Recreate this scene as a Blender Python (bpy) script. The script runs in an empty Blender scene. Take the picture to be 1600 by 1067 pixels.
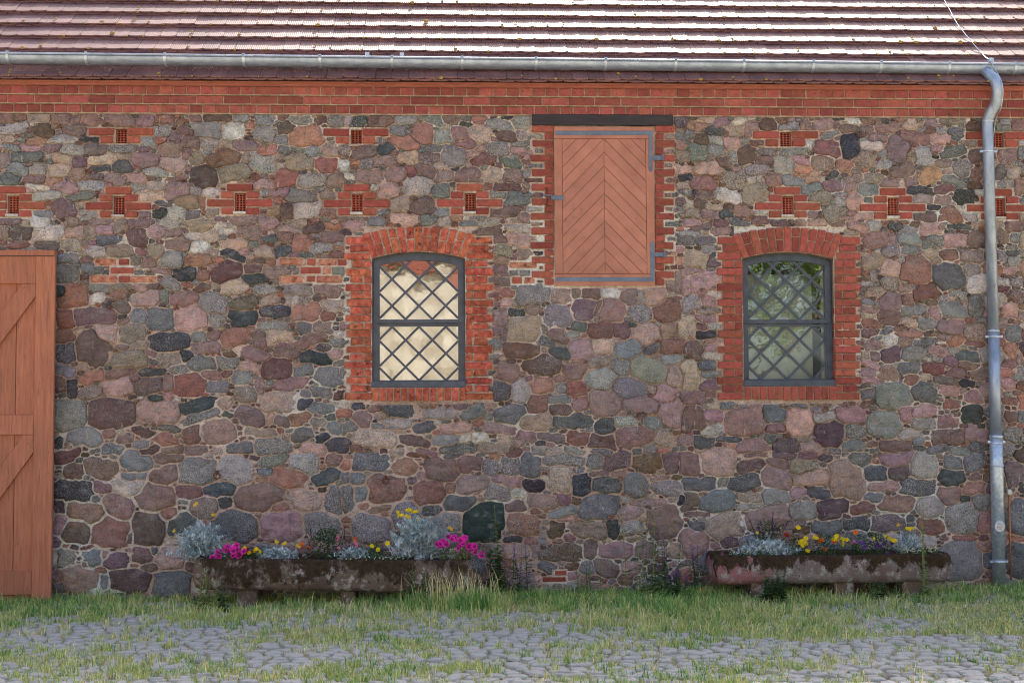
import bpy, bmesh, math, random
import numpy as np
from mathutils import Vector, Matrix, noise as mnoise

random.seed(7)
RNG = np.random.default_rng(11)
R = math.radians
scene = bpy.context.scene
COL = scene.collection

# ------------------------------------------------------------------ camera
FOC = 2100.0                      # focal length in pixels of a 1600 px wide frame
DIST, EYE = 12.65, 1.665
YAW, PITCH, ROLL = R(2.76), R(3.19), R(-0.33)
cam_data = bpy.data.cameras.new('camera')
cam_data.sensor_width = 36.0
cam_data.lens = 36.0 * FOC / 1600.0
cam_data.clip_start, cam_data.clip_end = 0.1, 600.0
cam = bpy.data.objects.new('camera', cam_data)
COL.objects.link(cam)
CAM_M = Matrix.Translation((0, -DIST, EYE)) @ Matrix.Rotation(-YAW, 4, 'Z') @ Matrix.Rotation(R(90) + PITCH, 4, 'X') @ Matrix.Rotation(ROLL, 4, 'Z')
cam.matrix_world = CAM_M
scene.camera = cam

# ------------------------------------------------------------------ sky, sun, exposure
SUN_AZ, SUN_EL = R(11), R(44.7)       # azimuth from +Y (behind the barn) towards +X
world = bpy.data.worlds.new('World')
scene.world = world
world.use_nodes = True
wn = world.node_tree
sky = wn.nodes.new('ShaderNodeTexSky')
sky.sky_type = 'NISHITA'
sky.sun_disc = False
sky.sun_elevation = SUN_EL
sky.sun_rotation = SUN_AZ
sky.dust_density = 4.0
sky.air_density = 1.0
sky.ozone_density = 0.5
bg = wn.nodes['Background']
bg.inputs['Strength'].default_value = 0.15
wn.links.new(sky.outputs[0], bg.inputs['Color'])
sun_data = bpy.data.lights.new('sun', 'SUN')
sun_data.energy = 4.6
sun_data.angle = R(0.53)
sun_data.color = (1.0, 0.93, 0.82)
sun = bpy.data.objects.new('sun', sun_data)
COL.objects.link(sun)
SUN_DIR = Vector((math.sin(SUN_AZ) * math.cos(SUN_EL), math.cos(SUN_AZ) * math.cos(SUN_EL), math.sin(SUN_EL)))
sun.rotation_euler = SUN_DIR.to_track_quat('Z', 'Y').to_euler()
sun.location = SUN_DIR * 60
vs = scene.view_settings
vs.view_transform = 'Standard'
vs.look = 'None'
vs.gamma = 1.0
vs.use_curve_mapping = False
vs.exposure = 1.05
scene.cycles.max_bounces = 5
scene.cycles.diffuse_bounces = 3
scene.cycles.use_denoising = True
scene.cycles.denoiser = 'OPENIMAGEDENOISE'
scene.cycles.denoising_prefilter = 'NONE'
scene.cycles.use_adaptive_sampling = True
scene.cycles.adaptive_threshold = 0.012
scene.cycles.filter_width = 1.1
scene.cycles.sample_clamp_indirect = 3.0

# ------------------------------------------------------------------ helpers: places
CAM_C = Vector((0, -DIST, EYE))
CAM_R = CAM_M.to_3x3()

def ray(x, y):
    return CAM_R @ Vector(((x - 800.0) / FOC, -(y - 533.5) / FOC, -1.0))

def W(x, y, Y=0.0):
    """point of the upright plane at depth Y that lies on this line of sight"""
    d = ray(x, y)
    return CAM_C + d * ((Y + DIST) / d.y)

def G(x, y, z=0.0):
    d = ray(x, y)
    return CAM_C + d * ((z - EYE) / d.z)

def wrect(x0, y0, x1, y1, Y=0.0):
    xm, ym = (x0 + x1) / 2, (y0 + y1) / 2
    return W(x0, ym, Y).x, W(x1, ym, Y).x, W(xm, y1, Y).z, W(xm, y0, Y).z

# ------------------------------------------------------------------ helpers: objects
def S(r, g, b, k=1.0):
    def f(c):
        c /= 255.0
        return (c / 12.92 if c <= 0.04045 else ((c + 0.055) / 1.055) ** 2.4) * k
    return (min(f(r), .95), min(f(g), .95), min(f(b), .95), 1.0)

def link(o, parent=None):
    COL.objects.link(o)
    if parent is not None:
        o.parent = parent
    return o

def tag(o, label=None, cat=None, group=None, kind=None):
    if label: o['label'] = label
    if cat: o['category'] = cat
    if group: o['group'] = group
    if kind: o['kind'] = kind
    return o

def empty(name, loc=(0, 0, 0), parent=None):
    o = bpy.data.objects.new(name, None)
    o.location = loc
    o.empty_display_size = 0.2
    return link(o, parent)

def mesh_obj(name, verts, faces, mat, parent=None, smooth=False, loc=None):
    me = bpy.data.meshes.new(name)
    me.from_pydata([tuple(v) for v in verts], [], faces)
    me.materials.append(mat)
    if smooth:
        me.polygons.foreach_set('use_smooth', [True] * len(me.polygons))
    me.update()
    o = bpy.data.objects.new(name, me)
    if loc is not None:
        o.location = loc
    return link(o, parent)

def data_obj(name, me, parent=None, loc=(0, 0, 0), scale=(1, 1, 1), rot=(0, 0, 0), mat=None):
    o = bpy.data.objects.new(name, me)
    o.location, o.scale, o.rotation_euler = loc, scale, rot
    if mat is not None:
        o.material_slots[0].link = 'OBJECT'
        o.material_slots[0].material = mat
    return link(o, parent)

class MB:
    """collects faces for one mesh object"""
    def __init__(self):
        self.v, self.f = [], []
    def add(self, vs, fs):
        n = len(self.v)
        self.v.extend(vs)
        self.f.extend([tuple(i + n for i in f) for f in fs])
        return self
    def box(self, x0, x1, y0, y1, z0, z1):
        self.add([(x0, y0, z0), (x1, y0, z0), (x1, y1, z0), (x0, y1, z0), (x0, y0, z1), (x1, y0, z1), (x1, y1, z1), (x0, y1, z1)],
                 [(0, 3, 2, 1), (4, 5, 6, 7), (0, 1, 5, 4), (1, 2, 6, 5), (2, 3, 7, 6), (3, 0, 4, 7)])
        return self
    def bar(self, p, q, w, y0, y1):
        """flat bar in the X-Z plane from p to q (x,z pairs)"""
        dx, dz = q[0] - p[0], q[1] - p[1]
        l = math.hypot(dx, dz) or 1
        nx, nz = -dz / l * w / 2, dx / l * w / 2
        pts = [(p[0] - nx, p[1] - nz), (q[0] - nx, q[1] - nz), (q[0] + nx, q[1] + nz), (p[0] + nx, p[1] + nz)]
        return self.prism(pts, y0, y1)
    def prism(self, pts, y0, y1):
        """polygon of (x,z) pairs, counter-clockwise seen from the front, extruded from y0 (front) to y1"""
        a = sum(pts[i][0] * pts[(i + 1) % len(pts)][1] - pts[(i + 1) % len(pts)][0] * pts[i][1] for i in range(len(pts)))
        if a < 0:
            pts = pts[::-1]
        n = len(pts)
        vs = [(x, y0, z) for x, z in pts] + [(x, y1, z) for x, z in pts]
        fs = [tuple(range(n)), tuple(range(2 * n - 1, n - 1, -1))]
        fs += [(i, i + n, (i + 1) % n + n, (i + 1) % n) for i in range(n)]
        return self.add(vs, fs)
    def ring(self, outer, inner, y0, y1):
        n = len(outer)
        vs = [(x, y0, z) for x, z in outer] + [(x, y0, z) for x, z in inner] + [(x, y1, z) for x, z in outer] + [(x, y1, z) for x, z in inner]
        fs = []
        for i in range(n):
            j = (i + 1) % n
            fs += [(i, j, n + j, n + i), (2 * n + i, 3 * n + i, 3 * n + j, 2 * n + j), (i, 2 * n + i, 2 * n + j, j), (n + i, n + j, 3 * n + j, 3 * n + i)]
        return self.add(vs, fs)
    def tube(self, pts, rad, n=12, caps=True):
        pts = [Vector(p) for p in pts]
        rads = rad if isinstance(rad, (list, tuple)) else [rad] * len(pts)
        up = Vector((0.3, 0.9, 0.2)).normalized()
        vs, fs = [], []
        for i, p in enumerate(pts):
            d = (pts[min(i + 1, len(pts) - 1)] - pts[max(i - 1, 0)]).normalized()
            a = d.cross(up)
            if a.length < 1e-3: a = d.cross(Vector((1, 0, 0)))
            a.normalize(); b = d.cross(a).normalized()
            for k in range(n):
                t = 2 * math.pi * k / n
                vs.append(tuple(p + (a * math.cos(t) + b * math.sin(t)) * rads[i]))
        for i in range(len(pts) - 1):
            for k in range(n):
                k2 = (k + 1) % n
                fs.append((i * n + k, i * n + k2, (i + 1) * n + k2, (i + 1) * n + k))
        if caps:
            fs.append(tuple(range(n - 1, -1, -1)))
            fs.append(tuple(range((len(pts) - 1) * n, len(pts) * n)))
        return self.add(vs, fs)
    def build(self, name, mat, parent=None, smooth=False, bevel=0.0, loc=None):
        o = mesh_obj(name, self.v, self.f, mat, parent, smooth, loc)
        if bevel:
            bm = bmesh.new(); bm.from_mesh(o.data)
            bmesh.ops.recalc_face_normals(bm, faces=bm.faces)
            bmesh.ops.bevel(bm, geom=bm.edges[:], offset=bevel, segments=1, affect='EDGES', clamp_overlap=True)
            bm.to_mesh(o.data); bm.free()
        else:
            bm = bmesh.new(); bm.from_mesh(o.data)
            bmesh.ops.recalc_face_normals(bm, faces=bm.faces)
            bm.to_mesh(o.data); bm.free()
        return o

def np_mesh(name, V, F, mat, parent=None, smooth=False, col=None, fsize=None):
    """big mesh from arrays; F is an (n,k) index array; col is a per-vertex colour attribute"""
    me = bpy.data.meshes.new(name)
    V = np.asarray(V, dtype=np.float32); F = np.asarray(F, dtype=np.int32)
    me.vertices.add(len(V)); me.vertices.foreach_set('co', V.ravel())
    k = F.shape[1]
    me.loops.add(F.size); me.loops.foreach_set('vertex_index', F.ravel())
    me.polygons.add(len(F))
    me.polygons.foreach_set('loop_start', np.arange(0, F.size, k, dtype=np.int32))
    me.polygons.foreach_set('loop_total', np.full(len(F), k, dtype=np.int32))
    if smooth: me.polygons.foreach_set('use_smooth', np.ones(len(F), dtype=bool))
    me.update(calc_edges=True)
    if col is not None:
        a = me.color_attributes.new('col', 'FLOAT_COLOR', 'POINT')
        a.data.foreach_set('color', np.asarray(col, dtype=np.float32).ravel())
    me.materials.append(mat)
    o = bpy.data.objects.new(name, me)
    return link(o, parent)

# ------------------------------------------------------------------ helpers: materials
def new_mat(name):
    m = bpy.data.materials.new(name)
    m.use_nodes = True
    nt = m.node_tree
    return m, nt, nt.nodes['Principled BSDF']

def nd(nt, typ, **kw):
    n = nt.nodes.new(typ)
    for k, v in kw.items():
        if k in n.inputs.keys(): n.inputs[k].default_value = v
        else: setattr(n, k, v)
    return n

def tex_noise(nt, vec, scale, detail=4, rough=0.6):
    n = nt.nodes.new('ShaderNodeTexNoise')
    n.inputs['Scale'].default_value = scale
    n.inputs['Detail'].default_value = detail
    n.inputs['Roughness'].default_value = rough
    if vec is not None: nt.links.new(vec, n.inputs['Vector'])
    return n.outputs['Fac']

def ramp(nt, fac, stops):
    r = nt.nodes.new('ShaderNodeValToRGB')
    e = r.color_ramp.elements
    while len(e) < len(stops): e.new(0.5)
    for i, (p, c) in enumerate(stops):
        e[i].position = p; e[i].color = c if len(c) == 4 else (*c, 1)
    nt.links.new(fac, r.inputs[0])
    return r.outputs[0]

def mixc(nt, fac, a, b, mode='MIX'):
    m = nt.nodes.new('ShaderNodeMix'); m.data_type = 'RGBA'; m.blend_type = mode
    for s, v in ((m.inputs[0], fac), (m.inputs[6], a), (m.inputs[7], b)):
        if hasattr(v, 'links') or isinstance(v, bpy.types.NodeSocket): nt.links.new(v, s)
        else: s.default_value = v
    return m.outputs[2]

def mth(nt, op, a, b=0.0, clamp=False):
    m = nt.nodes.new('ShaderNodeMath'); m.operation = op; m.use_clamp = clamp
    for s, v in zip(m.inputs, (a, b)):
        if isinstance(v, bpy.types.NodeSocket): nt.links.new(v, s)
        else: s.default_value = v
    return m.outputs[0]

def gray(v): return (v, v, v, 1)

def bump(nt, bsdf, h, strength=0.5, dist=0.01):
    b = nt.nodes.new('ShaderNodeBump')
    b.inputs['Strength'].default_value = strength
    b.inputs['Distance'].default_value = dist
    nt.links.new(h, b.inputs['Height'])
    nt.links.new(b.outputs[0], bsdf.inputs['Normal'])

def pos_vec(nt, stretch=None):
    g = nt.nodes.new('ShaderNodeNewGeometry').outputs['Position']
    if stretch is None: return g
    mp = nt.nodes.new('ShaderNodeMapping'); mp.inputs['Scale'].default_value = stretch
    nt.links.new(g, mp.inputs['Vector'])
    return mp.outputs[0]

def pm(name, c1, c2, scale=8.0, rough=0.8, bscale=60.0, bstr=0.3, bdist=0.004, rnd=0.15, metal=0.0, spec=0.5, stretch=None, c3=None, stain=None, hue=0.0):
    """two- or three-tone noisy surface; rnd varies it from object to object; stain = (colour, scale, threshold)"""
    m, nt, b = new_mat(name)
    v = pos_vec(nt, stretch)
    f = tex_noise(nt, v, scale, 5)
    stops = [(0.32, c1), (0.68, c2)] if c3 is None else [(0.28, c1), (0.5, c2), (0.72, c3)]
    c = ramp(nt, f, stops)
    if stain:
        sf = tex_noise(nt, v, stain[1], 5, 0.7)
        c = mixc(nt, ramp(nt, sf, [(stain[2], gray(0)), (stain[2] + 0.1, gray(1))]), c, stain[0])
    if rnd:
        oi = nt.nodes.new('ShaderNodeObjectInfo').outputs['Random']
        hs = nt.nodes.new('ShaderNodeHueSaturation')
        nt.links.new(c, hs.inputs['Color'])
        nt.links.new(mth(nt, 'ADD', mth(nt, 'MULTIPLY', oi, 2 * rnd), 1 - rnd), hs.inputs['Value'])
        if hue:
            o2 = mth(nt, 'FRACT', mth(nt, 'MULTIPLY', oi, 7.31))
            nt.links.new(mth(nt, 'ADD', mth(nt, 'MULTIPLY', o2, 2 * hue), 0.5 - hue), hs.inputs['Hue'])
        c = hs.outputs[0]
    nt.links.new(c, b.inputs['Base Color'])
    b.inputs['Roughness'].default_value = rough
    b.inputs['Metallic'].default_value = metal
    b.inputs['Specular IOR Level'].default_value = spec
    if bstr:
        h = mth(nt, 'ADD', tex_noise(nt, v, bscale, 5, 0.65), mth(nt, 'MULTIPLY', f, 0.6))
        bump(nt, b, h, bstr, bdist)
    return m

# ------------------------------------------------------------------ materials
K = 1.56      # the photograph shows the shaded wall darker than its own colour
def stone_material():
    m, nt, b = new_mat('field_stone')
    at = nt.nodes.new('ShaderNodeVertexColor'); at.layer_name = 'col'
    v = pos_vec(nt)
    spk = mth(nt, 'MULTIPLY', at.outputs['Alpha'], ramp(nt, tex_noise(nt, v, 4.5, 3, 0.6), [(0.35, gray(0.45)), (0.6, gray(1.15))]))
    n1 = tex_noise(nt, v, 10, 8, 0.78)
    n2 = tex_noise(nt, v, 84, 3, 0.75)
    n3 = tex_noise(nt, v, 125, 2, 0.6)
    vo = nt.nodes.new('ShaderNodeTexVoronoi'); vo.feature = 'DISTANCE_TO_EDGE'; vo.inputs['Scale'].default_value = 8.5; vo.inputs['Randomness'].default_value = 1.0
    wp = nt.nodes.new('ShaderNodeVectorMath'); wp.operation = 'ADD'
    nn = nt.nodes.new('ShaderNodeTexNoise'); nn.inputs['Scale'].default_value = 10; nn.inputs['Detail'].default_value = 4
    nt.links.new(v, nn.inputs['Vector']); sc_ = nt.nodes.new('ShaderNodeVectorMath'); sc_.operation = 'SCALE'; sc_.inputs['Scale'].default_value = 0.16
    nt.links.new(nn.outputs['Color'], sc_.inputs[0]); nt.links.new(v, wp.inputs[0]); nt.links.new(sc_.outputs[0], wp.inputs[1]); nt.links.new(wp.outputs[0], vo.inputs['Vector'])
    crack = ramp(nt, vo.outputs['Distance'], [(0.0, gray(0)), (0.035, gray(1))])
    v2 = nt.nodes.new('ShaderNodeTexVoronoi'); v2.inputs['Scale'].default_value = 11; nt.links.new(wp.outputs[0], v2.inputs['Vector'])
    veins = tex_noise(nt, pos_vec(nt, (6, 6, 22)), 1.4, 6, 0.7)
    c = mixc(nt, 1.0, at.outputs['Color'], ramp(nt, n1, [(0.3, (0.55, 0.53, 0.54)), (0.5, (1, 1, 1)), (0.72, (1.45, 1.38, 1.32))]), 'MULTIPLY')
    c = mixc(nt, 1.0, c, ramp(nt, veins, [(0.3, (0.8, 0.78, 0.8)), (0.6, (1.06, 1.05, 1.05))]), 'MULTIPLY')
    # rusty and bleached zones within a stone
    c = mixc(nt, ramp(nt, tex_noise(nt, v, 7.5, 6, 0.7), [(0.52, gray(0)), (0.66, gray(0.6))]), c, mixc(nt, 1.0, c, (1.16, 0.96, 0.82, 1), 'MULTIPLY'))
    c = mixc(nt, ramp(nt, tex_noise(nt, pos_vec(nt, (1, 1, 2.2)), 6.1, 7, 0.75), [(0.54, gray(0)), (0.64, gray(0.5))]), c, (0.42, 0.39, 0.37, 1))
    c = mixc(nt, 1.0, c, ramp(nt, crack, [(0.0, (0.78, 0.76, 0.76)), (1.0, (1, 1, 1))]), 'MULTIPLY')
    # mineral grains: pale and dark crystals
    pale = mth(nt, 'MULTIPLY', ramp(nt, n3, [(0.5, gray(0)), (0.6, gray(1))]), mth(nt, 'MULTIPLY', spk, 0.85))
    dark = mth(nt, 'MULTIPLY', ramp(nt, n2, [(0.38, gray(1)), (0.48, gray(0))]), mth(nt, 'MULTIPLY', spk, 0.75))
    c = mixc(nt, pale, c, (0.72, 0.68, 0.65, 1))
    c = mixc(nt, dark, c, (0.06, 0.06, 0.065, 1))
    # pale scars of the pick, upright strokes on some faces
    sc = ramp(nt, tex_noise(nt, pos_vec(nt, (40, 40, 7)), 1.0, 2, 0.5), [(0.66, gray(0)), (0.7, gray(1))])
    sm = ramp(nt, tex_noise(nt, v, 2.3, 2, 0.5), [(0.54, gray(0)), (0.6, gray(0.75))])
    c = mixc(nt, mth(nt, 'MULTIPLY', sc, sm), c, (0.66, 0.6, 0.55, 1))
    # lime splashes and lichen
    li = mth(nt, 'MULTIPLY', ramp(nt, tex_noise(nt, v, 5.5, 6, 0.75), [(0.63, gray(0)), (0.7, gray(1))]), 0.45)
    c = mixc(nt, li, c, (0.5, 0.45, 0.4, 1))
    nt.links.new(c, b.inputs['Base Color'])
    b.inputs['Roughness'].default_value = 0.82
    b.inputs['Specular IOR Level'].default_value = 0.35
    h = mth(nt, 'ADD', mth(nt, 'MULTIPLY', tex_noise(nt, v, 16, 8, 0.8), 2.6), mth(nt, 'MULTIPLY', n2, 0.45))
    h = mth(nt, 'ADD', h, mth(nt, 'MULTIPLY', veins, 0.5))
    h = mth(nt, 'ADD', h, mth(nt, 'MULTIPLY', v2.outputs['Distance'], 1.6))
    h = mth(nt, 'ADD', h, mth(nt, 'MULTIPLY', crack, 0.5))
    bump(nt, b, h, 0.8, 0.017)
    return m

def mortar_material():
    m, nt, b = new_mat('lime_mortar')
    v = pos_vec(nt)
    big = tex_noise(nt, v, 0.75, 3, 0.5)
    c = ramp(nt, big, [(0.36, S(162, 140, 124, K)), (0.5, S(196, 174, 160, K)), (0.62, S(220, 202, 192, K))])
    c = mixc(nt, 1.0, c, ramp(nt, tex_noise(nt, v, 26, 6, 0.75), [(0.32, (0.4, 0.37, 0.35)), (0.47, (0.92, 0.92, 0.92)), (0.75, (1.2, 1.18, 1.16))]), 'MULTIPLY')
    nt.links.new(c, b.inputs['Base Color'])
    b.inputs['Roughness'].default_value = 0.95
    b.inputs['Specular IOR Level'].default_value = 0.2
    h = mth(nt, 'ADD', mth(nt, 'MULTIPLY', tex_noise(nt, v, 30, 6, 0.7), 1.6), tex_noise(nt, v, 140, 3, 0.6))
    bump(nt, b, h, 0.9, 0.012)
    return m

M = {}
M['stone'] = stone_material()
M['mortar'] = mortar_material()
M['joint'] = pm('brick_joint_mortar', S(122, 104, 88, K), S(166, 146, 126, K), 14, 0.95, 90, 0.6, 0.006, 0, spec=0.2)
M['joint_old'] = pm('old_brick_joint_mortar', S(128, 112, 100, K), S(178, 164, 152, K), 16, 0.95, 90, 0.7, 0.006, 0, spec=0.2)
M['brick'] = pm('red_brick', S(120, 64, 53, K), S(148, 79, 66, K), 26, 0.88, 90, 0.8, 0.006, 0.24, spec=0.25, hue=0.007, stain=(S(84, 48, 42, K), 22, 0.6))
M['brick_cornice'] = pm('cornice_brick', S(116, 62, 56, K), S(146, 80, 70, K), 20, 0.85, 90, 0.7, 0.006, 0.3, spec=0.3, hue=0.006, stain=(S(74, 46, 44, K), 20, 0.61))
M['brick_old'] = pm('weathered_orange_brick', S(120, 60, 46, K), S(160, 82, 62, K), 24, 0.9, 80, 0.9, 0.008, 0.26, spec=0.2, hue=0.009, stain=(S(66, 44, 36, K), 18, 0.57), c3=S(182, 112, 90, K))
M['brick_pale'] = pm('flaked_brick', S(150, 82, 64, K), S(184, 138, 114, K), 22, 0.95, 80, 0.9, 0.01, 0.15, spec=0.2, stain=(S(104, 66, 54, K), 14, 0.54))
M['moulding'] = pm('painted_eaves_moulding', S(126, 72, 60, K), S(150, 90, 76, K), 9, 0.75, 90, 0.3, 0.003, 0, stretch=(1, 6, 6))
M['terracotta'] = pm('terracotta_vent', S(134, 64, 50, K), S(162, 88, 70, K), 22, 0.85, 100, 0.4, 0.003, 0.1)
M['ledge'] = pm('pale_stone_ledge', S(150, 142, 132, K), S(190, 182, 172, K), 18, 0.9, 90, 0.5, 0.004, 0.1)
M['zinc'] = pm('zinc', S(122, 132, 146, 1.7), S(154, 164, 178, 1.7), 5, 0.46, 30, 0.1, 0.003, 0.05, metal=0.62, stretch=(1.5, 6, 1), stain=(S(110, 114, 118, 1.6), 9, 0.6))
M['galv'] = pm('galvanised_steel', S(138, 148, 160, 1.7), S(176, 186, 196, 1.7), 30, 0.4, 40, 0.1, 0.002, 0.05, metal=0.65)
M['rust'] = pm('rusty_iron', S(60, 36, 26, K), S(110, 62, 40, K), 40, 0.9, 90, 0.6, 0.004, 0.1)
M['copper'] = pm('copper_rod', S(150, 96, 66, K), S(176, 120, 88, K), 30, 0.5, 60, 0.1, 0.002, 0, metal=0.5)
M['iron_blue'] = pm('grey_blue_painted_iron', S(76, 88, 104, K), S(96, 108, 122, K), 14, 0.5, 60, 0.2, 0.002, 0.05)
M['frame_paint'] = pm('slate_frame_paint', S(50, 56, 66, K), S(68, 76, 88, K), 12, 0.45, 60, 0.15, 0.002, 0.05)
M['lintel'] = pm('black_stained_oak', S(38, 32, 36, K), S(58, 50, 52, K), 5, 0.7, 30, 0.5, 0.006, 0, stretch=(1, 10, 14))
M['door_paint'] = pm('salmon_brown_paint', S(136, 84, 62, K), S(162, 102, 76, K), 4, 0.75, 40, 0.45, 0.004, 0.1, stretch=(12, 12, 1), stain=(S(108, 68, 54, K), 3.0, 0.58))
M['shutter_paint'] = pm('salmon_shutter_paint', S(146, 96, 78, K), S(166, 112, 92, K), 7, 0.78, 70, 0.4, 0.003, 0.07, stain=(S(132, 86, 72, K), 9, 0.62))
M['groove'] = pm('groove_backing_paint', S(150, 92, 72, K), S(160, 100, 80, K), 6, 0.8, 60, 0.2, 0.002, 0)

def tile_material():
    m, nt, b = new_mat('clay_plain_tile')
    v = pos_vec(nt)
    oi = nt.nodes.new('ShaderNodeObjectInfo').outputs['Random']
    c = ramp(nt, tex_noise(nt, v, 3.3, 5, 0.65), [(0.3, S(104, 72, 74, 1.25)), (0.55, S(122, 86, 84, 1.25)), (0.75, S(140, 98, 90, 1.25))])
    hs = nt.nodes.new('ShaderNodeHueSaturation'); nt.links.new(c, hs.inputs['Color'])
    nt.links.new(mth(nt, 'ADD', mth(nt, 'MULTIPLY', oi, 0.36), 0.82), hs.inputs['Value'])
    c = mixc(nt, ramp(nt, tex_noise(nt, v, 30, 5, 0.7), [(0.56, gray(0)), (0.66, gray(0.8))]), hs.outputs[0], S(70, 62, 58, 1.4))
    nt.links.new(c, b.inputs['Base Color'])
    b.inputs['Roughness'].default_value = 0.56
    b.inputs['Specular IOR Level'].default_value = 0.4
    wv = nt.nodes.new('ShaderNodeTexWave'); wv.bands_direction = 'X'
    wv.inputs['Scale'].default_value = 16.5; wv.inputs['Distortion'].default_value = 0.4
    nt.links.new(v, wv.inputs['Vector'])
    h = mth(nt, 'ADD', mth(nt, 'MULTIPLY', wv.outputs['Fac'], 0.6), mth(nt, 'MULTIPLY', tex_noise(nt, v, 60, 4), 0.8))
    bump(nt, b, h, 0.45, 0.004)
    return m
M['tile'] = tile_material()

def attr_material(name, rough=0.7, trans=0.25, vary=25.0):
    """leaf material that takes its colour from the mesh; some light passes through"""
    m, nt, b = new_mat(name)
    at = nt.nodes.new('ShaderNodeVertexColor'); at.layer_name = 'col'
    c = mixc(nt, 1.0, at.outputs['Color'], ramp(nt, tex_noise(nt, pos_vec(nt), vary, 3), [(0.3, (0.75, 0.75, 0.75)), (0.7, (1.2, 1.2, 1.2))]), 'MULTIPLY')
    nt.links.new(c, b.inputs['Base Color'])
    b.inputs['Roughness'].default_value = rough
    b.inputs['Specular IOR Level'].default_value = 0.3
    if trans:
        t = nt.nodes.new('ShaderNodeBsdfTranslucent'); nt.links.new(c, t.inputs['Color'])
        mx = nt.nodes.new('ShaderNodeMixShader'); mx.inputs[0].default_value = trans
        nt.links.new(b.outputs[0], mx.inputs[1]); nt.links.new(t.outputs[0], mx.inputs[2])
        nt.links.new(mx.outputs[0], nt.nodes['Material Output'].inputs['Surface'])
    return m
M['leaf'] = attr_material('leaf')
M['moss'] = pm('moss', S(120, 96, 44, 1.6), S(170, 140, 70, 1.6), 60, 0.95, 200, 0.8, 0.006, 0)

def glass_material():
    m, nt, b = new_mat('window_glass')
    nt.nodes.remove(b)
    fr = nt.nodes.new('ShaderNodeFresnel'); fr.inputs['IOR'].default_value = 1.5
    tr = nt.nodes.new('ShaderNodeBsdfTransparent'); tr.inputs['Color'].default_value = (0.86, 0.9, 0.88, 1)
    gl = nt.nodes.new('ShaderNodeBsdfGlossy'); gl.inputs['Roughness'].default_value = 0.0
    gl.inputs['Color'].default_value = (0.95, 0.97, 1, 1)
    v = pos_vec(nt)
    bp = nt.nodes.new('ShaderNodeBump'); bp.inputs['Strength'].default_value = 0.02; bp.inputs['Distance'].default_value = 0.02
    nt.links.new(tex_noise(nt, v, 7, 2), bp.inputs['Height']); nt.links.new(bp.outputs[0], gl.inputs['Normal'])
    mx = nt.nodes.new('ShaderNodeMixShader')
    # insulated glazing: four surfaces reflect
    nt.links.new(mth(nt, 'MULTIPLY', fr.outputs[0], 5.6, True), mx.inputs[0])
    nt.links.new(tr.outputs[0], mx.inputs[1]); nt.links.new(gl.outputs[0], mx.inputs[2])
    nt.links.new(mx.outputs[0], nt.nodes['Material Output'].inputs['Surface'])
    return m
M['glass'] = glass_material()
M['blind_warm'] = pm('cream_blind', S(214, 208, 196), S(224, 218, 206), 3, 0.9, 80, 0.1, 0.002, 0)
M['blind_cool'] = pm('pale_green_blind', S(206, 216, 206), S(216, 226, 216), 3, 0.9, 80, 0.1, 0.002, 0)
M['dark_room'] = pm('room_plaster', S(120, 112, 104), S(130, 122, 112), 3, 0.9, 50, 0.2, 0.003, 0)

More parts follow.
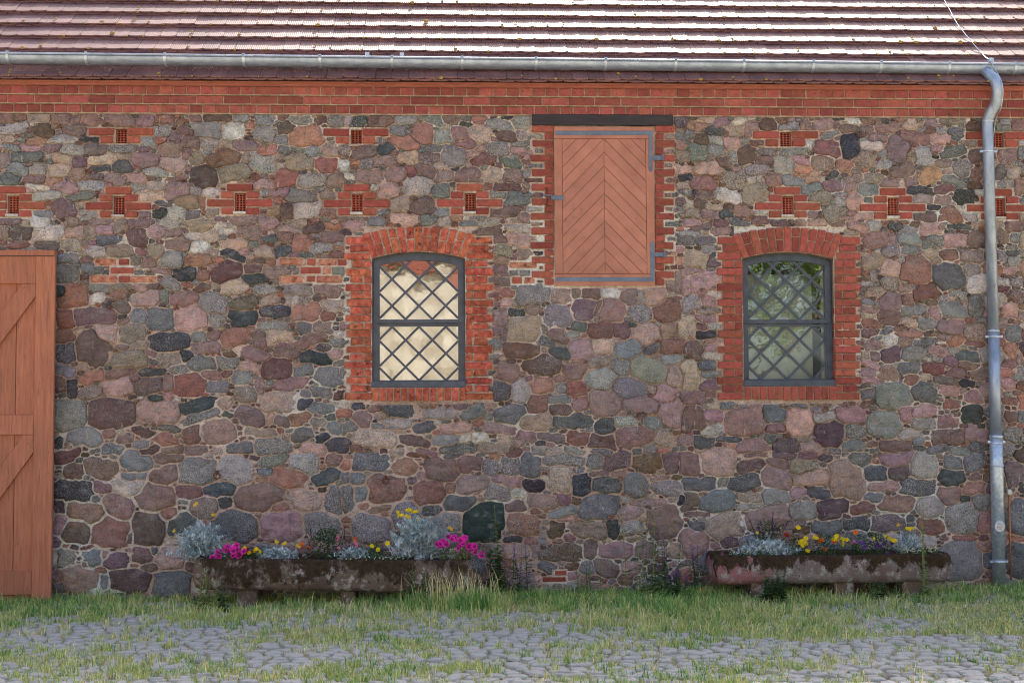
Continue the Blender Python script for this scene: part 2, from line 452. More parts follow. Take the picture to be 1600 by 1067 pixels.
# ------------------------------------------------------------------ the stones of the wall, read off the photograph:
# per 540 x 360 px window (origin) lines of: centre x, centre y, width, height, kind of rock (in units of 1/2.963 px)
STONE_LIST = {
(0, 0): """35 545 60 45 M|95 548 65 35 R|190 545 100 40 T|285 548 85 55 M|345 562 50 45 M|425 558 95 55 M|555 558 145 55 M|675 558 85 60 P|765 550 80 60 R|900 545 70 40 P|1005 545 130 45 M|1220 553 95 60 B|1310 543 50 35 M|1390 560 100 40 G|1560 562 85 50 G|70 598 125 55 G|205 605 100 70 M|345 608 100 50 P|757 610 80 50 G|870 610 80 40 M|955 603 135 72 B|1080 613 105 75 L|1215 622 110 68 G|1325 595 80 60 M|1425 635 165 90 R|25 645 80 45 T|105 650 45 30 B|170 652 90 40 O|300 647 130 45 G|412 645 90 32 D|745 647 60 35 R|815 640 60 50 P|880 660 105 50 M|970 668 75 45 G|1050 672 65 35 T|1135 680 110 50 P|1305 645 75 45 G|50 684 95 35 B|145 685 85 35 P|245 685 80 45 P|340 700 100 50 L|445 690 105 50 V|570 690 125 40 G|665 690 60 25 P|785 690 120 85 T|865 715 60 55 P|1235 698 100 55 R|1310 700 70 45 B|1375 698 60 25 N|1440 705 75 50 B|1530 700 70 75 T|120 728 150 45 B|20 750 55 85 T|290 737 85 42 T|370 755 65 50 V|480 745 130 50 T|670 742 125 75 P|915 735 75 75 T|1040 735 145 70 R|800 760 120 70 T|1215 760 130 100 G|1385 755 125 85 T|1510 765 95 75 R|1590 765 50 60 L|90 787 85 60 B|180 785 80 55 L|275 795 105 70 T|465 778 85 38 D|565 770 90 60 D|730 803 115 42 G|945 818 120 95 V|1080 800 145 70 T|1300 770 35 25 L|1140 740 40 50 T|55 832 95 45 B|160 833 95 45 P|365 810 75 55 M|445 818 70 35 P|540 830 110 55 P|635 825 80 50 P|250 838 80 35 O|300 868 130 55 P|425 865 110 50 G|815 830 120 30 M|1325 825 100 75 R|1450 838 130 60 G|1555 840 80 70 M|180 870 110 30 L|645 870 65 35 L|725 870 85 55 T|815 885 110 70 P|220 905 110 50 G|365 913 125 40 B|700 905 120 55 T|905 885 55 35 G|975 890 85 45 L|1225 895 40 35 G|1300 890 100 35 P|1225 855 80 40 P|1400 910 130 60 G|1520 905 80 50 M|300 965 105 80 P|210 990 90 30 B|405 990 75 35 G|865 940 100 60 K|940 935 45 50 R|760 945 80 30 B|740 985 75 45 D|815 985 85 65 L|890 990 75 45 B|990 985 70 55 T|1270 975 65 45 O|1330 975 60 75 M|1415 970 140 90 L|1530 985 90 50 R|50 1025 90 35 P|180 1030 80 60 L|470 1030 110 30 P|650 1035 120 55 P|560 1050 80 50 T|780 1040 100 45 G|930 1040 110 60 T|1130 1025 120 50 K|1050 1050 70 40 L|1245 1035 100 60 P|1380 1040 90 40 K|1550 1050 90 40 R""",
(530, 0): """45 560 50 60 L|85 567 100 50 D|195 562 115 50 M|305 558 95 55 G|440 555 85 50 B|520 555 85 45 M|590 577 75 28 D|385 620 105 100 R|480 630 85 65 G|265 607 75 40 B|560 620 80 70 M|655 620 110 85 T|745 585 130 48 G|785 545 65 28 D|845 572 90 65 G|775 632 90 40 M|845 625 60 35 G|910 628 70 25 G|300 660 140 60 R|585 668 100 50 M|845 665 100 30 G|740 697 95 65 G|660 687 60 30 K|425 690 100 35 B|110 705 115 55 M|220 690 85 48 D|845 705 120 38 P|525 720 110 90 B|320 732 90 65 T|420 735 95 60 M|612 715 70 35 P|215 748 110 50 P|665 740 125 65 R|795 758 115 50 B|35 762 75 60 L|122 760 80 60 G|910 768 70 30 B|145 820 130 70 M|260 812 95 65 P|405 795 110 50 M|590 815 120 70 M|705 812 90 60 T|800 815 95 65 M|485 820 95 55 T|340 800 50 50 R|875 805 55 40 B|360 868 135 80 L|225 885 95 70 P|470 887 85 70 N|168 865 40 40 L|280 955 85 70 T|395 953 110 65 M|740 905 70 40 G|832 920 110 60 B|780 865 130 35 M|905 835 80 30 M|765 985 130 60 M|905 970 80 35 G|305 1015 130 50 K|210 985 60 25 B|70 1045 100 50 P|170 1035 75 55 B|415 1020 85 45 B|600 1040 100 50 B|690 1045 110 50 T|490 1025 60 40 L|480 985 80 40 B|20 695 60 50 T|1585 560 60 60 V|1580 630 50 35 B|1575 675 50 40 K""",
(1060, 0): """25 568 60 55 V|105 592 65 40 R|170 608 80 45 D|35 632 70 50 B|285 560 80 42 L|130 560 90 30 K|260 605 75 55 T|335 600 70 70 P|420 580 85 50 M|507 590 85 45 B|585 580 50 60 P|665 580 95 50 P|740 557 65 28 D|810 562 65 35 L|865 557 65 38 M|785 598 100 38 M|870 605 80 50 P|965 595 110 48 M|1080 580 100 50 T|1165 572 65 40 P|1270 560 130 40 T|1375 590 85 50 M|1495 595 75 35 B|1575 585 60 60 P|250 660 90 55 P|170 655 90 40 G|85 705 85 75 N|175 700 75 60 G|700 627 90 35 B|920 640 90 50 P|795 677 85 115 D|690 688 135 75 M|605 670 40 50 L|890 672 95 40 L|1010 690 110 110 V|1095 640 150 60 P|1215 643 105 55 K|1285 615 80 45 B|1135 725 90 90 G|1270 703 120 52 N|1190 725 35 25 D|1345 660 90 40 T|1375 725 70 65 M|315 718 85 95 M|250 725 50 60 G|410 705 100 30 G|540 705 135 40 G|215 750 75 60 M|395 745 80 40 M|485 765 90 85 L|565 745 80 40 P|670 757 110 70 K|770 767 78 55 R|862 738 100 80 T|940 713 50 32 B|955 760 80 45 G|140 780 130 65 K|20 785 80 55 K|365 790 110 45 B|580 783 90 45 O|265 785 55 30 P|1035 790 110 60 P|1165 810 115 85 O|1310 782 85 75 G|1245 795 45 30 K|1280 842 120 45 B|1385 805 70 60 M|255 830 110 85 T|335 835 40 35 L|380 835 35 30 T|440 837 75 50 M|528 838 95 50 B|620 818 80 60 K|705 813 85 25 D|815 828 80 45 K|905 822 85 55 T|115 853 115 70 M|30 823 70 40 D|610 875 90 50 B|715 857 100 60 P|800 872 60 45 K|885 882 115 55 B|985 850 115 50 K|1075 845 65 45 P|1115 882 110 38 D|1230 880 90 55 P|1325 912 105 75 D|20 862 50 40 T|30 895 60 25 B|130 907 95 45 M|225 905 120 60 L|350 897 115 80 T|50 942 40 45 L|105 940 60 50 M|160 965 85 45 T|660 915 105 60 T|745 907 75 30 G|810 940 90 90 K|1135 925 85 45 L|1225 933 70 50 K|1185 962 65 28 D|730 990 105 75 T|750 940 50 50 G|1255 1005 110 90 R|1310 968 50 35 L|1150 1005 105 50 M|1345 1005 75 35 G|50 990 100 45 T|145 993 90 48 P|220 995 70 40 D|300 975 90 50 K|860 1003 90 35 K|75 1040 110 50 P|200 1045 80 40 M|290 1040 90 55 B|380 1030 80 50 M|640 1035 80 50 K|735 1050 80 40 M|830 1050 90 40 K|905 1045 70 45 G|1000 1048 80 35 D|1090 1045 80 40 M|1215 1050 100 40 K|1310 1050 80 35 B|1520 720 90 60 M|1590 710 40 60 B|1490 800 60 80 B|1550 800 60 60 T|1585 870 50 80 M|1490 858 50 35 B""",
(0, 350): """20 40 55 60 T|105 45 100 65 M|225 42 150 75 L|350 40 90 60 K|420 40 60 60 T|490 25 90 40 P|515 75 135 45 B|640 55 85 85 M|740 30 100 60 P|800 45 75 50 P|885 60 70 38 L|1050 25 90 45 L|1155 35 110 80 M|1260 75 70 45 B|1225 130 80 45 T|1395 85 75 65 R|1490 110 120 45 G|1330 25 110 40 P|1450 25 110 40 M|1550 20 90 55 O|90 98 120 35 R|215 100 110 45 P|330 100 90 55 T|560 125 130 55 T|720 125 90 65 T|830 85 110 70 M|925 103 90 50 L|1080 90 115 45 K|1085 145 125 42 D|920 165 130 55 O|795 165 105 75 G|310 158 100 50 B|1310 125 75 50 D|690 180 65 40 M|310 230 110 85 B|425 205 90 45 B|740 215 110 30 P|855 235 115 60 D|1055 220 140 90 M|1185 250 120 50 D|1175 205 80 50 M|1270 225 130 55 P|790 280 100 45 G|1085 290 120 60 T|930 300 90 45 M|1520 310 125 60 M|1380 305 120 50 G|1225 305 95 50 G|335 335 140 110 R|455 295 100 40 G|560 290 90 40 T|545 330 65 40 R|455 350 85 50 L|675 350 135 70 K|285 315 60 60 D|765 335 40 60 N|855 345 140 70 M|990 365 130 90 G|1135 365 125 60 M|1420 410 125 75 R|1250 355 80 40 T|1355 350 60 50 L|565 385 80 50 M|300 440 85 80 R|435 430 190 80 M|640 430 90 70 B|748 440 130 105 E|880 440 140 110 K|1000 440 80 65 G|1125 437 120 75 D|1270 405 140 55 D|490 505 105 100 T|1265 470 130 40 G|1410 482 65 55 B|1495 478 90 60 T|605 510 125 85 T|430 580 155 160 M|790 547 195 90 D|925 525 75 55 B|990 510 60 45 P|1090 525 120 80 R|1200 530 65 75 P|1295 525 120 55 T|1435 540 160 60 M|1570 555 80 50 G|305 600 90 100 D|605 635 165 85 T|780 630 110 75 T|868 610 65 60 D|955 570 140 60 P|1170 595 165 55 M|1330 595 120 55 M|935 650 130 75 B|1050 640 105 55 G|1465 622 140 55 D|1280 670 130 90 M|565 685 145 50 M|295 680 95 55 B|420 715 110 55 R|705 680 120 40 D|830 675 90 45 G|1160 660 110 45 K|1405 680 85 60 B|1530 705 140 85 B|545 755 135 85 K|690 745 120 75 V|780 735 45 70 M|875 745 145 100 R|980 700 100 40 M|1125 710 90 60 B|1010 755 95 60 B|1210 750 50 80 K|1345 740 160 60 P|330 765 50 85 D|280 745 60 85 M|420 785 110 55 T|725 808 75 38 D|1140 790 110 80 T|1290 825 170 95 T|1410 835 65 55 D|1485 780 100 50 G|1485 858 120 55 B|1575 790 50 60 M|320 885 150 150 N|520 880 210 140 M|735 870 190 110 K|920 840 160 60 D|930 890 210 50 G|1160 893 130 85 M|1045 835 70 60 T|1250 895 40 60 K|1310 915 80 50 M|1390 905 100 60 O|390 985 165 95 B|500 975 60 55 M|670 960 130 50 M|790 945 90 40 N|885 970 85 90 R|1010 965 140 110 K|760 1000 120 55 R|1200 965 160 40 T|1395 980 100 60 N|1555 945 100 50 B|1495 995 70 45 D|1470 925 80 40 G|580 995 80 40 P|655 1020 75 45 B|1115 1035 120 60 B|1265 1035 160 80 G|1450 1045 120 50 K|440 1050 60 30 B|520 1045 100 50 B|690 1050 90 40 M|800 1050 100 40 M|900 1050 100 50 P|265 1010 50 60 D""",
(530, 350): """595 15 95 40 B|695 30 130 60 M|830 25 130 40 L|740 75 70 40 M|860 80 160 65 P|760 125 80 55 T|855 140 60 45 T|915 152 85 30 D|880 225 60 45 B|735 215 90 30 M|740 262 110 45 M|775 325 80 50 R|895 330 155 95 G|1025 335 90 70 T|1095 318 50 45 T|1165 322 90 55 M|1255 320 90 55 L|1340 345 80 75 P|1395 335 40 55 G|1455 335 110 95 K|1560 270 100 110 K|1130 397 115 100 V|1270 400 120 105 K|1395 413 115 80 G|1520 400 130 105 R|1015 430 130 110 B|1195 395 25 80 K|735 435 80 60 P|820 415 85 45 D|860 487 150 130 T|1105 480 70 55 B|1210 495 115 80 R|1305 495 95 80 V|1420 505 125 95 T|1522 492 80 65 M|1020 520 110 65 M|960 545 95 50 B|1065 510 110 40 N|1025 600 95 60 D|1120 582 110 95 P|1225 568 100 70 T|1340 585 120 80 B|1445 580 80 40 B|1545 570 110 75 R|720 555 65 40 B|840 590 170 80 M|1205 635 110 55 T|935 655 185 90 M|1090 680 120 80 M|1300 665 90 80 B|1430 675 165 120 N|785 690 100 100 P|1210 715 155 100 G|1345 760 165 95 B|1570 710 110 120 T|1540 625 100 50 B|735 775 140 85 E|840 775 80 110 G|940 755 115 80 R|1100 765 90 80 R|1025 762 45 50 G|1450 770 40 50 K|1510 790 100 90 P|790 885 140 100 E|915 835 95 85 R|1020 815 110 40 B|1025 865 120 60 M|1115 830 80 65 P|1235 830 140 120 K|1395 840 170 65 P|300 865 160 65 E|470 873 165 60 L|620 870 130 55 B|110 905 100 85 M|20 880 80 40 R|905 920 140 80 K|1080 912 180 75 E|1230 935 95 80 D|1320 915 100 50 G|1455 925 80 60 B|1550 880 140 130 P|40 945 90 50 B|270 925 130 50 L|395 940 115 55 E|540 945 140 50 K|165 995 200 80 T|345 1000 150 60 M|490 1000 110 45 B|650 985 80 50 L|750 950 160 50 M|865 985 95 60 P|980 985 120 45 P|1105 990 110 60 R|1215 1015 135 80 M|1365 985 180 100 M|1505 995 95 70 T|715 1040 130 45 T|550 1045 160 45 B|410 1055 100 30 P|1000 1050 80 40 L|930 1050 60 40 G|1085 1050 110 40 G|1210 1050 120 40 B|15 690 35 60 B|20 560 60 40 B|20 480 40 45 P""",
(1060, 350): """95 15 120 40 P|200 30 100 65 P|290 20 90 50 B|380 10 100 30 M|30 75 70 40 B|60 45 100 30 G|125 75 90 50 B|85 165 100 90 T|170 180 70 40 V|120 265 130 85 P|60 215 110 30 P|20 280 60 95 P|185 330 80 30 L|55 370 90 80 G|150 360 80 45 P|135 405 120 30 T|40 480 80 100 T|130 437 100 45 P|170 475 70 35 G|125 515 90 35 D|165 540 90 25 P|65 583 95 75 M|160 570 80 35 P|160 610 90 35 L|135 650 115 50 B|35 705 130 130 T|150 695 105 35 B|155 750 110 45 P|70 808 115 70 P|155 785 80 30 M|905 15 60 30 G|990 15 90 40 B|1080 20 90 50 G|1170 20 110 60 K|1270 15 110 25 D|920 75 110 80 M|1065 70 110 55 B|1180 85 110 55 G|1275 80 110 70 P|990 70 50 60 P|980 130 80 55 G|1075 127 85 40 B|1380 70 90 75 M|895 170 110 70 T|985 205 100 75 K|1033 170 38 40 L|905 240 35 50 L|980 278 95 60 T|1100 215 135 125 R|1250 245 140 125 N|1360 215 90 60 G|1360 150 110 60 T|1255 145 90 50 M|1040 297 80 40 K|1150 315 130 85 R|1290 325 90 45 G|905 310 90 50 T|980 360 105 90 P|1060 345 50 60 M|880 357 80 30 B|870 395 100 30 P|1085 400 110 50 B|1270 400 130 75 B|1380 380 80 100 B|970 435 110 65 M|875 425 70 25 T|1075 460 80 40 T|1145 460 90 55 G|1190 410 60 60 P|1260 475 120 60 P|1060 508 130 38 R|960 495 70 30 B|880 500 90 45 M|975 540 80 40 L|1045 545 80 45 T|1150 545 130 35 B|1280 540 90 45 R|1370 500 90 75 K|1370 555 80 30 M|900 560 80 45 P|860 610 60 40 T|980 605 95 75 V|910 615 40 45 M|1085 600 120 60 B|1200 590 90 40 P|1345 612 120 50 E|1065 665 95 60 B|1180 670 110 60 R|880 650 90 30 P|870 690 80 35 P|975 690 90 70 K|1280 690 90 45 M|1240 720 100 40 M|1075 722 70 50 R|880 728 100 35 P|1340 735 70 40 D|1345 655 100 40 M|1390 690 90 60 M|995 795 150 130 N|1130 780 120 90 N|1250 770 95 45 P|880 790 60 45 B|875 835 70 30 M|1260 830 90 50 R|1365 800 90 60 P|550 835 100 35 E|680 830 80 30 P|760 830 70 30 P|55 890 130 130 M|165 890 90 60 P|305 910 175 130 M|440 880 115 80 B|560 915 130 125 K|680 893 100 55 L|800 880 140 75 P|950 930 155 125 N|1050 880 60 80 P|1130 865 120 60 P|1135 920 110 50 G|1245 915 110 80 P|1360 880 95 85 D|1240 985 160 80 M|1375 975 110 80 P|1065 975 110 50 L|155 955 90 50 L|455 945 85 50 P|700 970 140 130 V|820 960 100 65 G|115 1010 95 65 E|230 1000 120 35 D|345 1040 150 100 P|430 995 60 45 N|500 1030 110 80 V|610 1035 110 60 P|810 1030 105 55 B|720 1050 60 30 G|1010 1030 140 70 M|1105 1010 60 35 B|30 1005 70 60 K|1200 1045 110 40 B|1310 1050 100 40 B|900 1020 60 40 M|905 1050 50 30 B|1530 210 70 40 K|1545 130 60 30 B|1500 150 50 50 G|1560 60 50 60 B|1500 60 50 70 M|1560 270 70 50 G|1560 340 80 50 M|1530 400 80 55 K|1555 505 80 85 B|1535 585 75 60 R|1525 650 70 50 M|1580 620 40 60 P|1530 740 70 60 P|1585 680 40 40 B|1530 820 90 40 R|1545 970 85 75 G|1540 890 70 50 M|1590 890 40 60 B""",
(0, 707): """310 15 130 60 M|345 90 90 70 M|475 78 155 100 M|630 40 140 90 B|625 115 120 55 B|780 25 130 55 M|758 108 135 85 M|910 90 165 125 G|1090 80 150 125 G|1265 30 140 60 G|1410 50 130 100 G|1340 117 170 95 R|1225 85 70 35 B|1515 115 130 65 E|1560 40 100 60 K|340 180 185 90 D|480 160 85 50 P|600 158 155 85 L|445 215 45 40 B|720 205 180 125 K|545 247 130 105 M|875 180 115 60 P|1015 170 155 65 D|1200 205 225 125 M|1405 220 190 100 T|1560 225 110 130 G|1042 235 70 65 D|940 260 140 105 T|1295 255 80 38 R|270 245 55 65 V|400 280 175 95 K|270 330 60 90 P|355 365 125 110 M|510 370 185 130 R|690 350 155 160 M|840 330 130 130 D|780 280 100 60 R|1085 345 235 160 E|1305 345 195 140 P|1490 340 170 130 G|945 335 40 45 P|600 395 30 60 P|305 490 90 85 N|430 485 90 75 B|545 505 120 80 V|660 475 100 75 M|785 490 125 100 K|715 455 40 45 B|695 530 95 45 M|490 470 40 50 P|380 595 180 120 K|600 590 190 120 M|800 610 175 130 B|480 590 45 70 B|270 575 50 60 P|265 620 60 60 B|410 432 70 20 R|390 515 30 30 P""",
(530, 707): """140 40 160 85 B|20 50 70 60 R|300 70 120 90 R|475 75 155 105 M|605 55 110 75 P|695 70 80 65 G|795 60 90 85 G|885 55 95 100 E|1040 25 200 65 G|1185 35 80 85 G|1285 40 125 80 M|1425 45 155 90 H|1545 45 110 90 P|540 10 140 30 B|380 10 150 25 R|385 110 40 35 P|80 118 80 65 B|25 115 40 50 B|220 168 175 130 R|420 185 140 105 R|100 190 60 75 B|25 220 100 130 B|520 165 60 50 R|620 150 160 80 P|775 130 140 45 P|735 185 125 75 G|645 180 60 25 P|900 150 98 65 D|1025 125 120 125 T|1120 145 85 105 D|1240 155 125 75 E|1370 150 105 105 B|1200 97 110 28 P|1300 100 70 35 P|1480 115 110 25 P|1515 165 150 80 G|190 260 130 35 M|150 350 175 140 G|310 290 130 130 G|430 265 90 55 E|560 240 150 75 B|495 320 130 100 G|675 320 185 175 D|815 250 105 60 M|940 228 130 72 K|1040 218 65 50 P|1105 225 50 45 H|1040 275 150 50 B|1205 253 190 110 B|1350 275 110 60 P|850 330 155 100 R|1000 350 80 85 H|1150 355 180 85 T|1265 355 50 80 D|1355 345 110 60 G|1500 320 150 150 M|1590 220 50 60 D|1050 305 130 25 P|1545 215 60 30 P|1435 230 150 35 P|800 400 95 35 D|935 405 50 30 B|815 460 130 70 K|905 460 40 60 P|1025 465 220 75 H|1160 445 65 90 P|1275 450 160 75 P|1420 450 100 80 P|1380 400 100 25 T|970 530 110 60 B|1080 520 70 40 H|1150 530 60 70 G|1230 530 120 75 M|1350 530 80 60 P|1470 540 100 50 M|1560 450 80 80 K|850 525 90 50 T|720 520 90 60 P|760 370 30 30 P""",
(1060, 707): """40 50 120 100 P|185 40 155 120 K|355 10 160 30 P|490 10 110 40 V|600 15 90 40 P|335 60 125 60 M|465 50 110 45 P|590 65 145 65 T|455 120 130 85 P|620 115 180 75 K|780 125 160 180 K|840 35 110 75 N|910 95 115 80 E|1010 20 150 75 P|1015 95 95 65 M|1135 65 115 130 G|945 155 155 48 P|1110 160 170 85 E|1265 115 120 90 D|1375 40 110 75 B|100 145 155 65 E|300 140 165 75 E|205 140 50 60 G|45 220 95 80 M|180 225 165 90 B|325 205 125 45 T|330 250 115 35 G|450 205 125 80 N|550 187 75 45 P|650 185 105 60 E|905 210 95 50 B|1010 235 175 85 M|1250 200 110 90 M|1370 165 105 75 R|1400 235 90 85 N|575 270 130 95 N|715 258 150 95 V|850 255 110 60 M|220 335 180 120 T|85 335 95 45 E|90 285 160 28 P|70 425 140 130 K|415 300 200 110 P|690 345 140 80 E|830 330 130 70 E|970 325 160 75 V|1075 305 40 45 E|1165 250 130 110 G|1165 340 140 70 R|1310 300 150 140 G|1420 325 80 85 P|130 510 100 110 B|240 410 90 60 V|540 330 110 35 P|1310 500 215 190 B|1440 500 80 80 B|1330 395 120 30 R|1410 430 60 50 K|1555 100 100 120 P|1590 160 30 80 D|1570 300 120 160 E|1570 490 110 170 E|1560 395 90 30 R""",
}
ROCK = {  # colour in the photograph, share of mineral grain
    'D': ((62, 65, 68), .22), 'E': ((84, 86, 88), .4), 'B': ((106, 108, 109), .55), 'G': ((128, 124, 121), 1.0),
    'L': ((176, 166, 158), .7), 'P': ((136, 110, 110), .3), 'V': ((96, 78, 82), .25), 'M': ((114, 92, 86), .22),
    'R': ((132, 95, 84), .25), 'K': ((150, 124, 114), .5), 'T': ((150, 132, 116), .7), 'O': ((146, 112, 94), .35),
    'N': ((112, 113, 106), .55), 'H': ((96, 74, 58), .3),
}

# ------------------------------------------------------------------ ground sheet
ground_mat = pm('trodden_earth', S(104, 100, 78, 1.5), S(150, 140, 116, 1.5), 2.2, 0.95, 40, 0.8, 0.02, 0, spec=0.2, c3=S(128, 126, 92, 1.5))
ground = mesh_obj('courtyard_ground', [(-150, -150, -.012), (150, -150, -.012), (150, 150, -.012), (-150, 150, -.012)], [(0, 1, 2, 3)], ground_mat)
tag(ground, kind='structure')

# ------------------------------------------------------------------ barn
barn = tag(empty('barn'), 'long fieldstone barn wall with red brick cornice and tiled roof', 'building')
XL, XR = W(0, 500).x - 2.2, W(1600, 500).x + 2.2
Z_TOP = W(800, 181).z                       # underside of the brick cornice

# openings and everything that is not rubble, in photograph pixels: x0, y0, x1, y1
VENTS_FLAT = [(190, 213), (557, 214), (1228, 218), (1560, 219)]
VENTS_CROSS = [(21, 320), (186.5, 321), (376, 316), (558.5, 317), (735, 316), (1231.5, 321), (1396, 323), (1562, 324)]
WINDOWS = [dict(x0=581, x1=727.5, ys=404, yp=393.5, yb=606), dict(x0=1160.5, x1=1304, ys=404.5, yp=394, yb=604)]
FLAT_ROWS = [(-51, -12, -11, -1.2), (9.5, -12, 50, -1.2), (-32, 0.6, -12.5, 10.5), (9.5, 0.6, 29, 10.5)]
CROSS_ROWS = [(-21, -28, 18.5, -17.8), (-30, -16, -11, -6), (9.5, -16, 28.5, -6), (-52, -3.6, -10.5, 7), (9.5, -3.6, 49.5, 7), (-30, 9.3, -11, 19), (9.5, 9.3, 28.5, 19)]
PATCH = [(149, 405, 182, 414, 1), (186, 405, 202, 414, 0), (174, 418.5, 208, 427.5, 0), (142, 431.5, 182, 441.5, 1), (186, 431.5, 202, 440.5, 0), (205, 431.5, 244, 441, 1),
         (437, 404, 472, 413, 1), (480, 404.5, 493, 414, 0), (497, 406, 525, 415, 1), (528, 406, 541, 415, 0), (470, 418, 501, 427.5, 0), (505, 418, 517, 427.5, 1),
         (439, 431.5, 473, 441, 1), (479, 431.5, 492.5, 440.5, 0), (495, 431.5, 535, 441.5, 1),
         (797, 409, 838, 419, 1), (800, 433, 815.5, 443, 0), (819, 433.5, 836, 443, 1), (867, 891, 885, 898, 0), (848, 901, 884, 908, 0)]
OCC = []
for cx, cy in VENTS_FLAT:
    OCC += [(cx + a, cy + b, cx + c, cy + d) for a, b, c, d in FLAT_ROWS] + [(cx - 10, cy - 12, cx + 10, cy + 12)]
for cx, cy in VENTS_CROSS:
    OCC += [(cx + a, cy + b, cx + c, cy + d) for a, b, c, d in CROSS_ROWS] + [(cx - 11, cy - 17, cx + 10, cy + 19)]
OCC += [p[:4] for p in PATCH]
# window surrounds course by course (long and short courses alternate)
SURROUND = []
for wi, w in enumerate(WINDOWS):
    rows = []
    y, k, pitch = 371.0, 0, 12.14
    while y < 622:
        rows.append((y, y + pitch - 1.8, k % 2 == 0)); y += pitch; k += 1
    SURROUND.append(rows)
    for ya, yb, long in rows:
        a, b = ((541, 769), (1122, 1343))[wi]
        s = ((549, 761), (1129, 1336))[wi]
        l, r = (a, b) if long else s
        OCC.append((l, ya - 1, w['x0'], yb + 1)); OCC.append((w['x1'], ya - 1, r, yb + 1))
    OCC.append((w['x0'] - 9, 356, w['x1'] + 9, 628))
# shutter with its jambs and lintel
SH = (866, 199, 1022, 446)
SHJ = []
y, k = 197.5, 0
while y < 438:
    SHJ.append((y, y + 9.6, k % 2 == 0)); y += 11.35; k += 1
for ya, yb, long in SHJ:
    OCC.append((831 if long else 851, ya - 1, 866, yb + 1)); OCC.append((1022, ya - 1, 1053 if long else 1037, yb + 1))
OCC += [(862, 178, 1025, 448), (831, 178, 1051, 198)]

# ---- grid map of the wall: which stone owns which spot
RES = 0.006
NX, NZ = int((XR - XL) / RES), int((Z_TOP + 0.12) / RES)
Z0 = -0.12

def smooth_field(cell, amp):
    gx, gz = int(NX * RES / cell) + 3, int(NZ * RES / cell) + 3
    g = RNG.uniform(-1, 1, (gz, gx))
    xs, zs = np.arange(NX) * RES / cell, np.arange(NZ) * RES / cell
    xi, zi = xs.astype(int), zs.astype(int)
    xf, zf = xs - xi, zs - zi
    xf, zf = xf * xf * (3 - 2 * xf), zf * zf * (3 - 2 * zf)
    a = g[zi][:, xi] * (1 - xf) + g[zi][:, xi + 1] * xf
    b = g[zi + 1][:, xi] * (1 - xf) + g[zi + 1][:, xi + 1] * xf
    return (a * (1 - zf[:, None]) + b * zf[:, None]) * amp

WX = smooth_field(0.11, 0.014) + smooth_field(0.035, 0.006)
WZ = smooth_field(0.11, 0.013) + smooth_field(0.035, 0.006)
GX = (XL + (np.arange(NX) + .5) * RES)[None, :] + WX
GZ = (Z0 + (np.arange(NZ) + .5) * RES)[:, None] + WZ
blocked = np.zeros((NZ, NX), bool)
for q in OCC:
    x0, x1, z0, z1 = wrect(*q)
    m = 0.012
    blocked[max(0, int((z0 - m - Z0) / RES)):max(0, int((z1 + m - Z0) / RES)), max(0, int((x0 - m - XL) / RES)):max(0, int((x1 + m - XL) / RES))] = True

seeds = []           # (x, z, half width, half height, angle, power, kind)
def put(seeds, x, z, a, b, kind):
    seeds.append((x, z, a, b, random.gauss(0, 0.16), random.uniform(2.0, 4.5), kind))
for (ox, oy), txt in STONE_LIST.items():
    for item in txt.split('|'):
        x, y, w, h, k = item.split()
        px, py = ox + float(x) / 2.963, oy + float(y) / 2.963
        p = W(px, py)
        a, b = float(w) / 2.963 / 166 / 2 * .95, float(h) / 2.963 / 166 / 2 * .93
        if any(abs(p.x - s[0]) < 0.5 * max(a, s[2]) and abs(p.z - s[1]) < 0.5 * max(b, s[3]) for s in seeds): continue
        put(seeds, p.x, p.z, a, b, k)
N_HAND = len(seeds)

best = np.full((NZ, NX), 9.0, np.float32)
label = np.full((NZ, NX), -1, np.int32)
def stamp(i, s, lim):
    x, z, a, b, ang, pw, _ = s
    e = max(a, b) * lim + 0.03
    i0, i1 = max(0, int((x - e - XL) / RES)), min(NX, int((x + e - XL) / RES) + 1)
    j0, j1 = max(0, int((z - e - Z0) / RES)), min(NZ, int((z + e - Z0) / RES) + 1)
    if i1 <= i0 or j1 <= j0: return
    dx, dz = GX[j0:j1, i0:i1] - x, GZ[j0:j1, i0:i1] - z
    c, sn = math.cos(ang), math.sin(ang)
    u, v = np.abs(dx * c + dz * sn) / a, np.abs(-dx * sn + dz * c) / b
    d = (u ** pw + v ** pw) ** (1 / pw)
    d = np.where(blocked[j0:j1, i0:i1], 9.0, d)
    sub, lab = best[j0:j1, i0:i1], label[j0:j1, i0:i1]
    upd = (d < sub) & (d < lim)
    sub[upd] = d[upd]; lab[upd] = i

for i, s in enumerate(seeds): stamp(i, s, 1.42)
# fill what is left with smaller stones, large ones first
KINDS_FILL = 'PPPMMMRRRKTTTGGBBELNOVH'
for hw, hh, tries in [(.15, .10, 500), (.115, .08, 700), (.09, .058, 1500), (.065, .042, 3000), (.05, .03, 5000), (.034, .021, 9000), (.022, .015, 12000)]:
    free = (best > 1.14) & ~blocked
    sat = np.zeros((NZ + 1, NX + 1), np.int32); sat[1:, 1:] = np.cumsum(np.cumsum(free, 0), 1)
    wi, hi = max(1, int(hw * 1.7 / RES)), max(1, int(hh * 1.7 / RES))
    tot = sat[hi:, wi:] - sat[:-hi, wi:] - sat[hi:, :-wi] + sat[:-hi, :-wi]
    ok = np.argwhere(tot == wi * hi)
    if len(ok) == 0: continue
    for j, i in ok[RNG.permutation(len(ok))[:tries]]:
        if (best[j:j + hi, i:i + wi] > 1.14).all():
            x, z = XL + (i + wi / 2) * RES, Z0 + (j + hi / 2) * RES
            put(seeds, x, z, hw * random.uniform(.85, 1.15), hh * random.uniform(.85, 1.15), random.choice(KINDS_FILL))
            stamp(len(seeds) - 1, seeds[-1], 1.4)

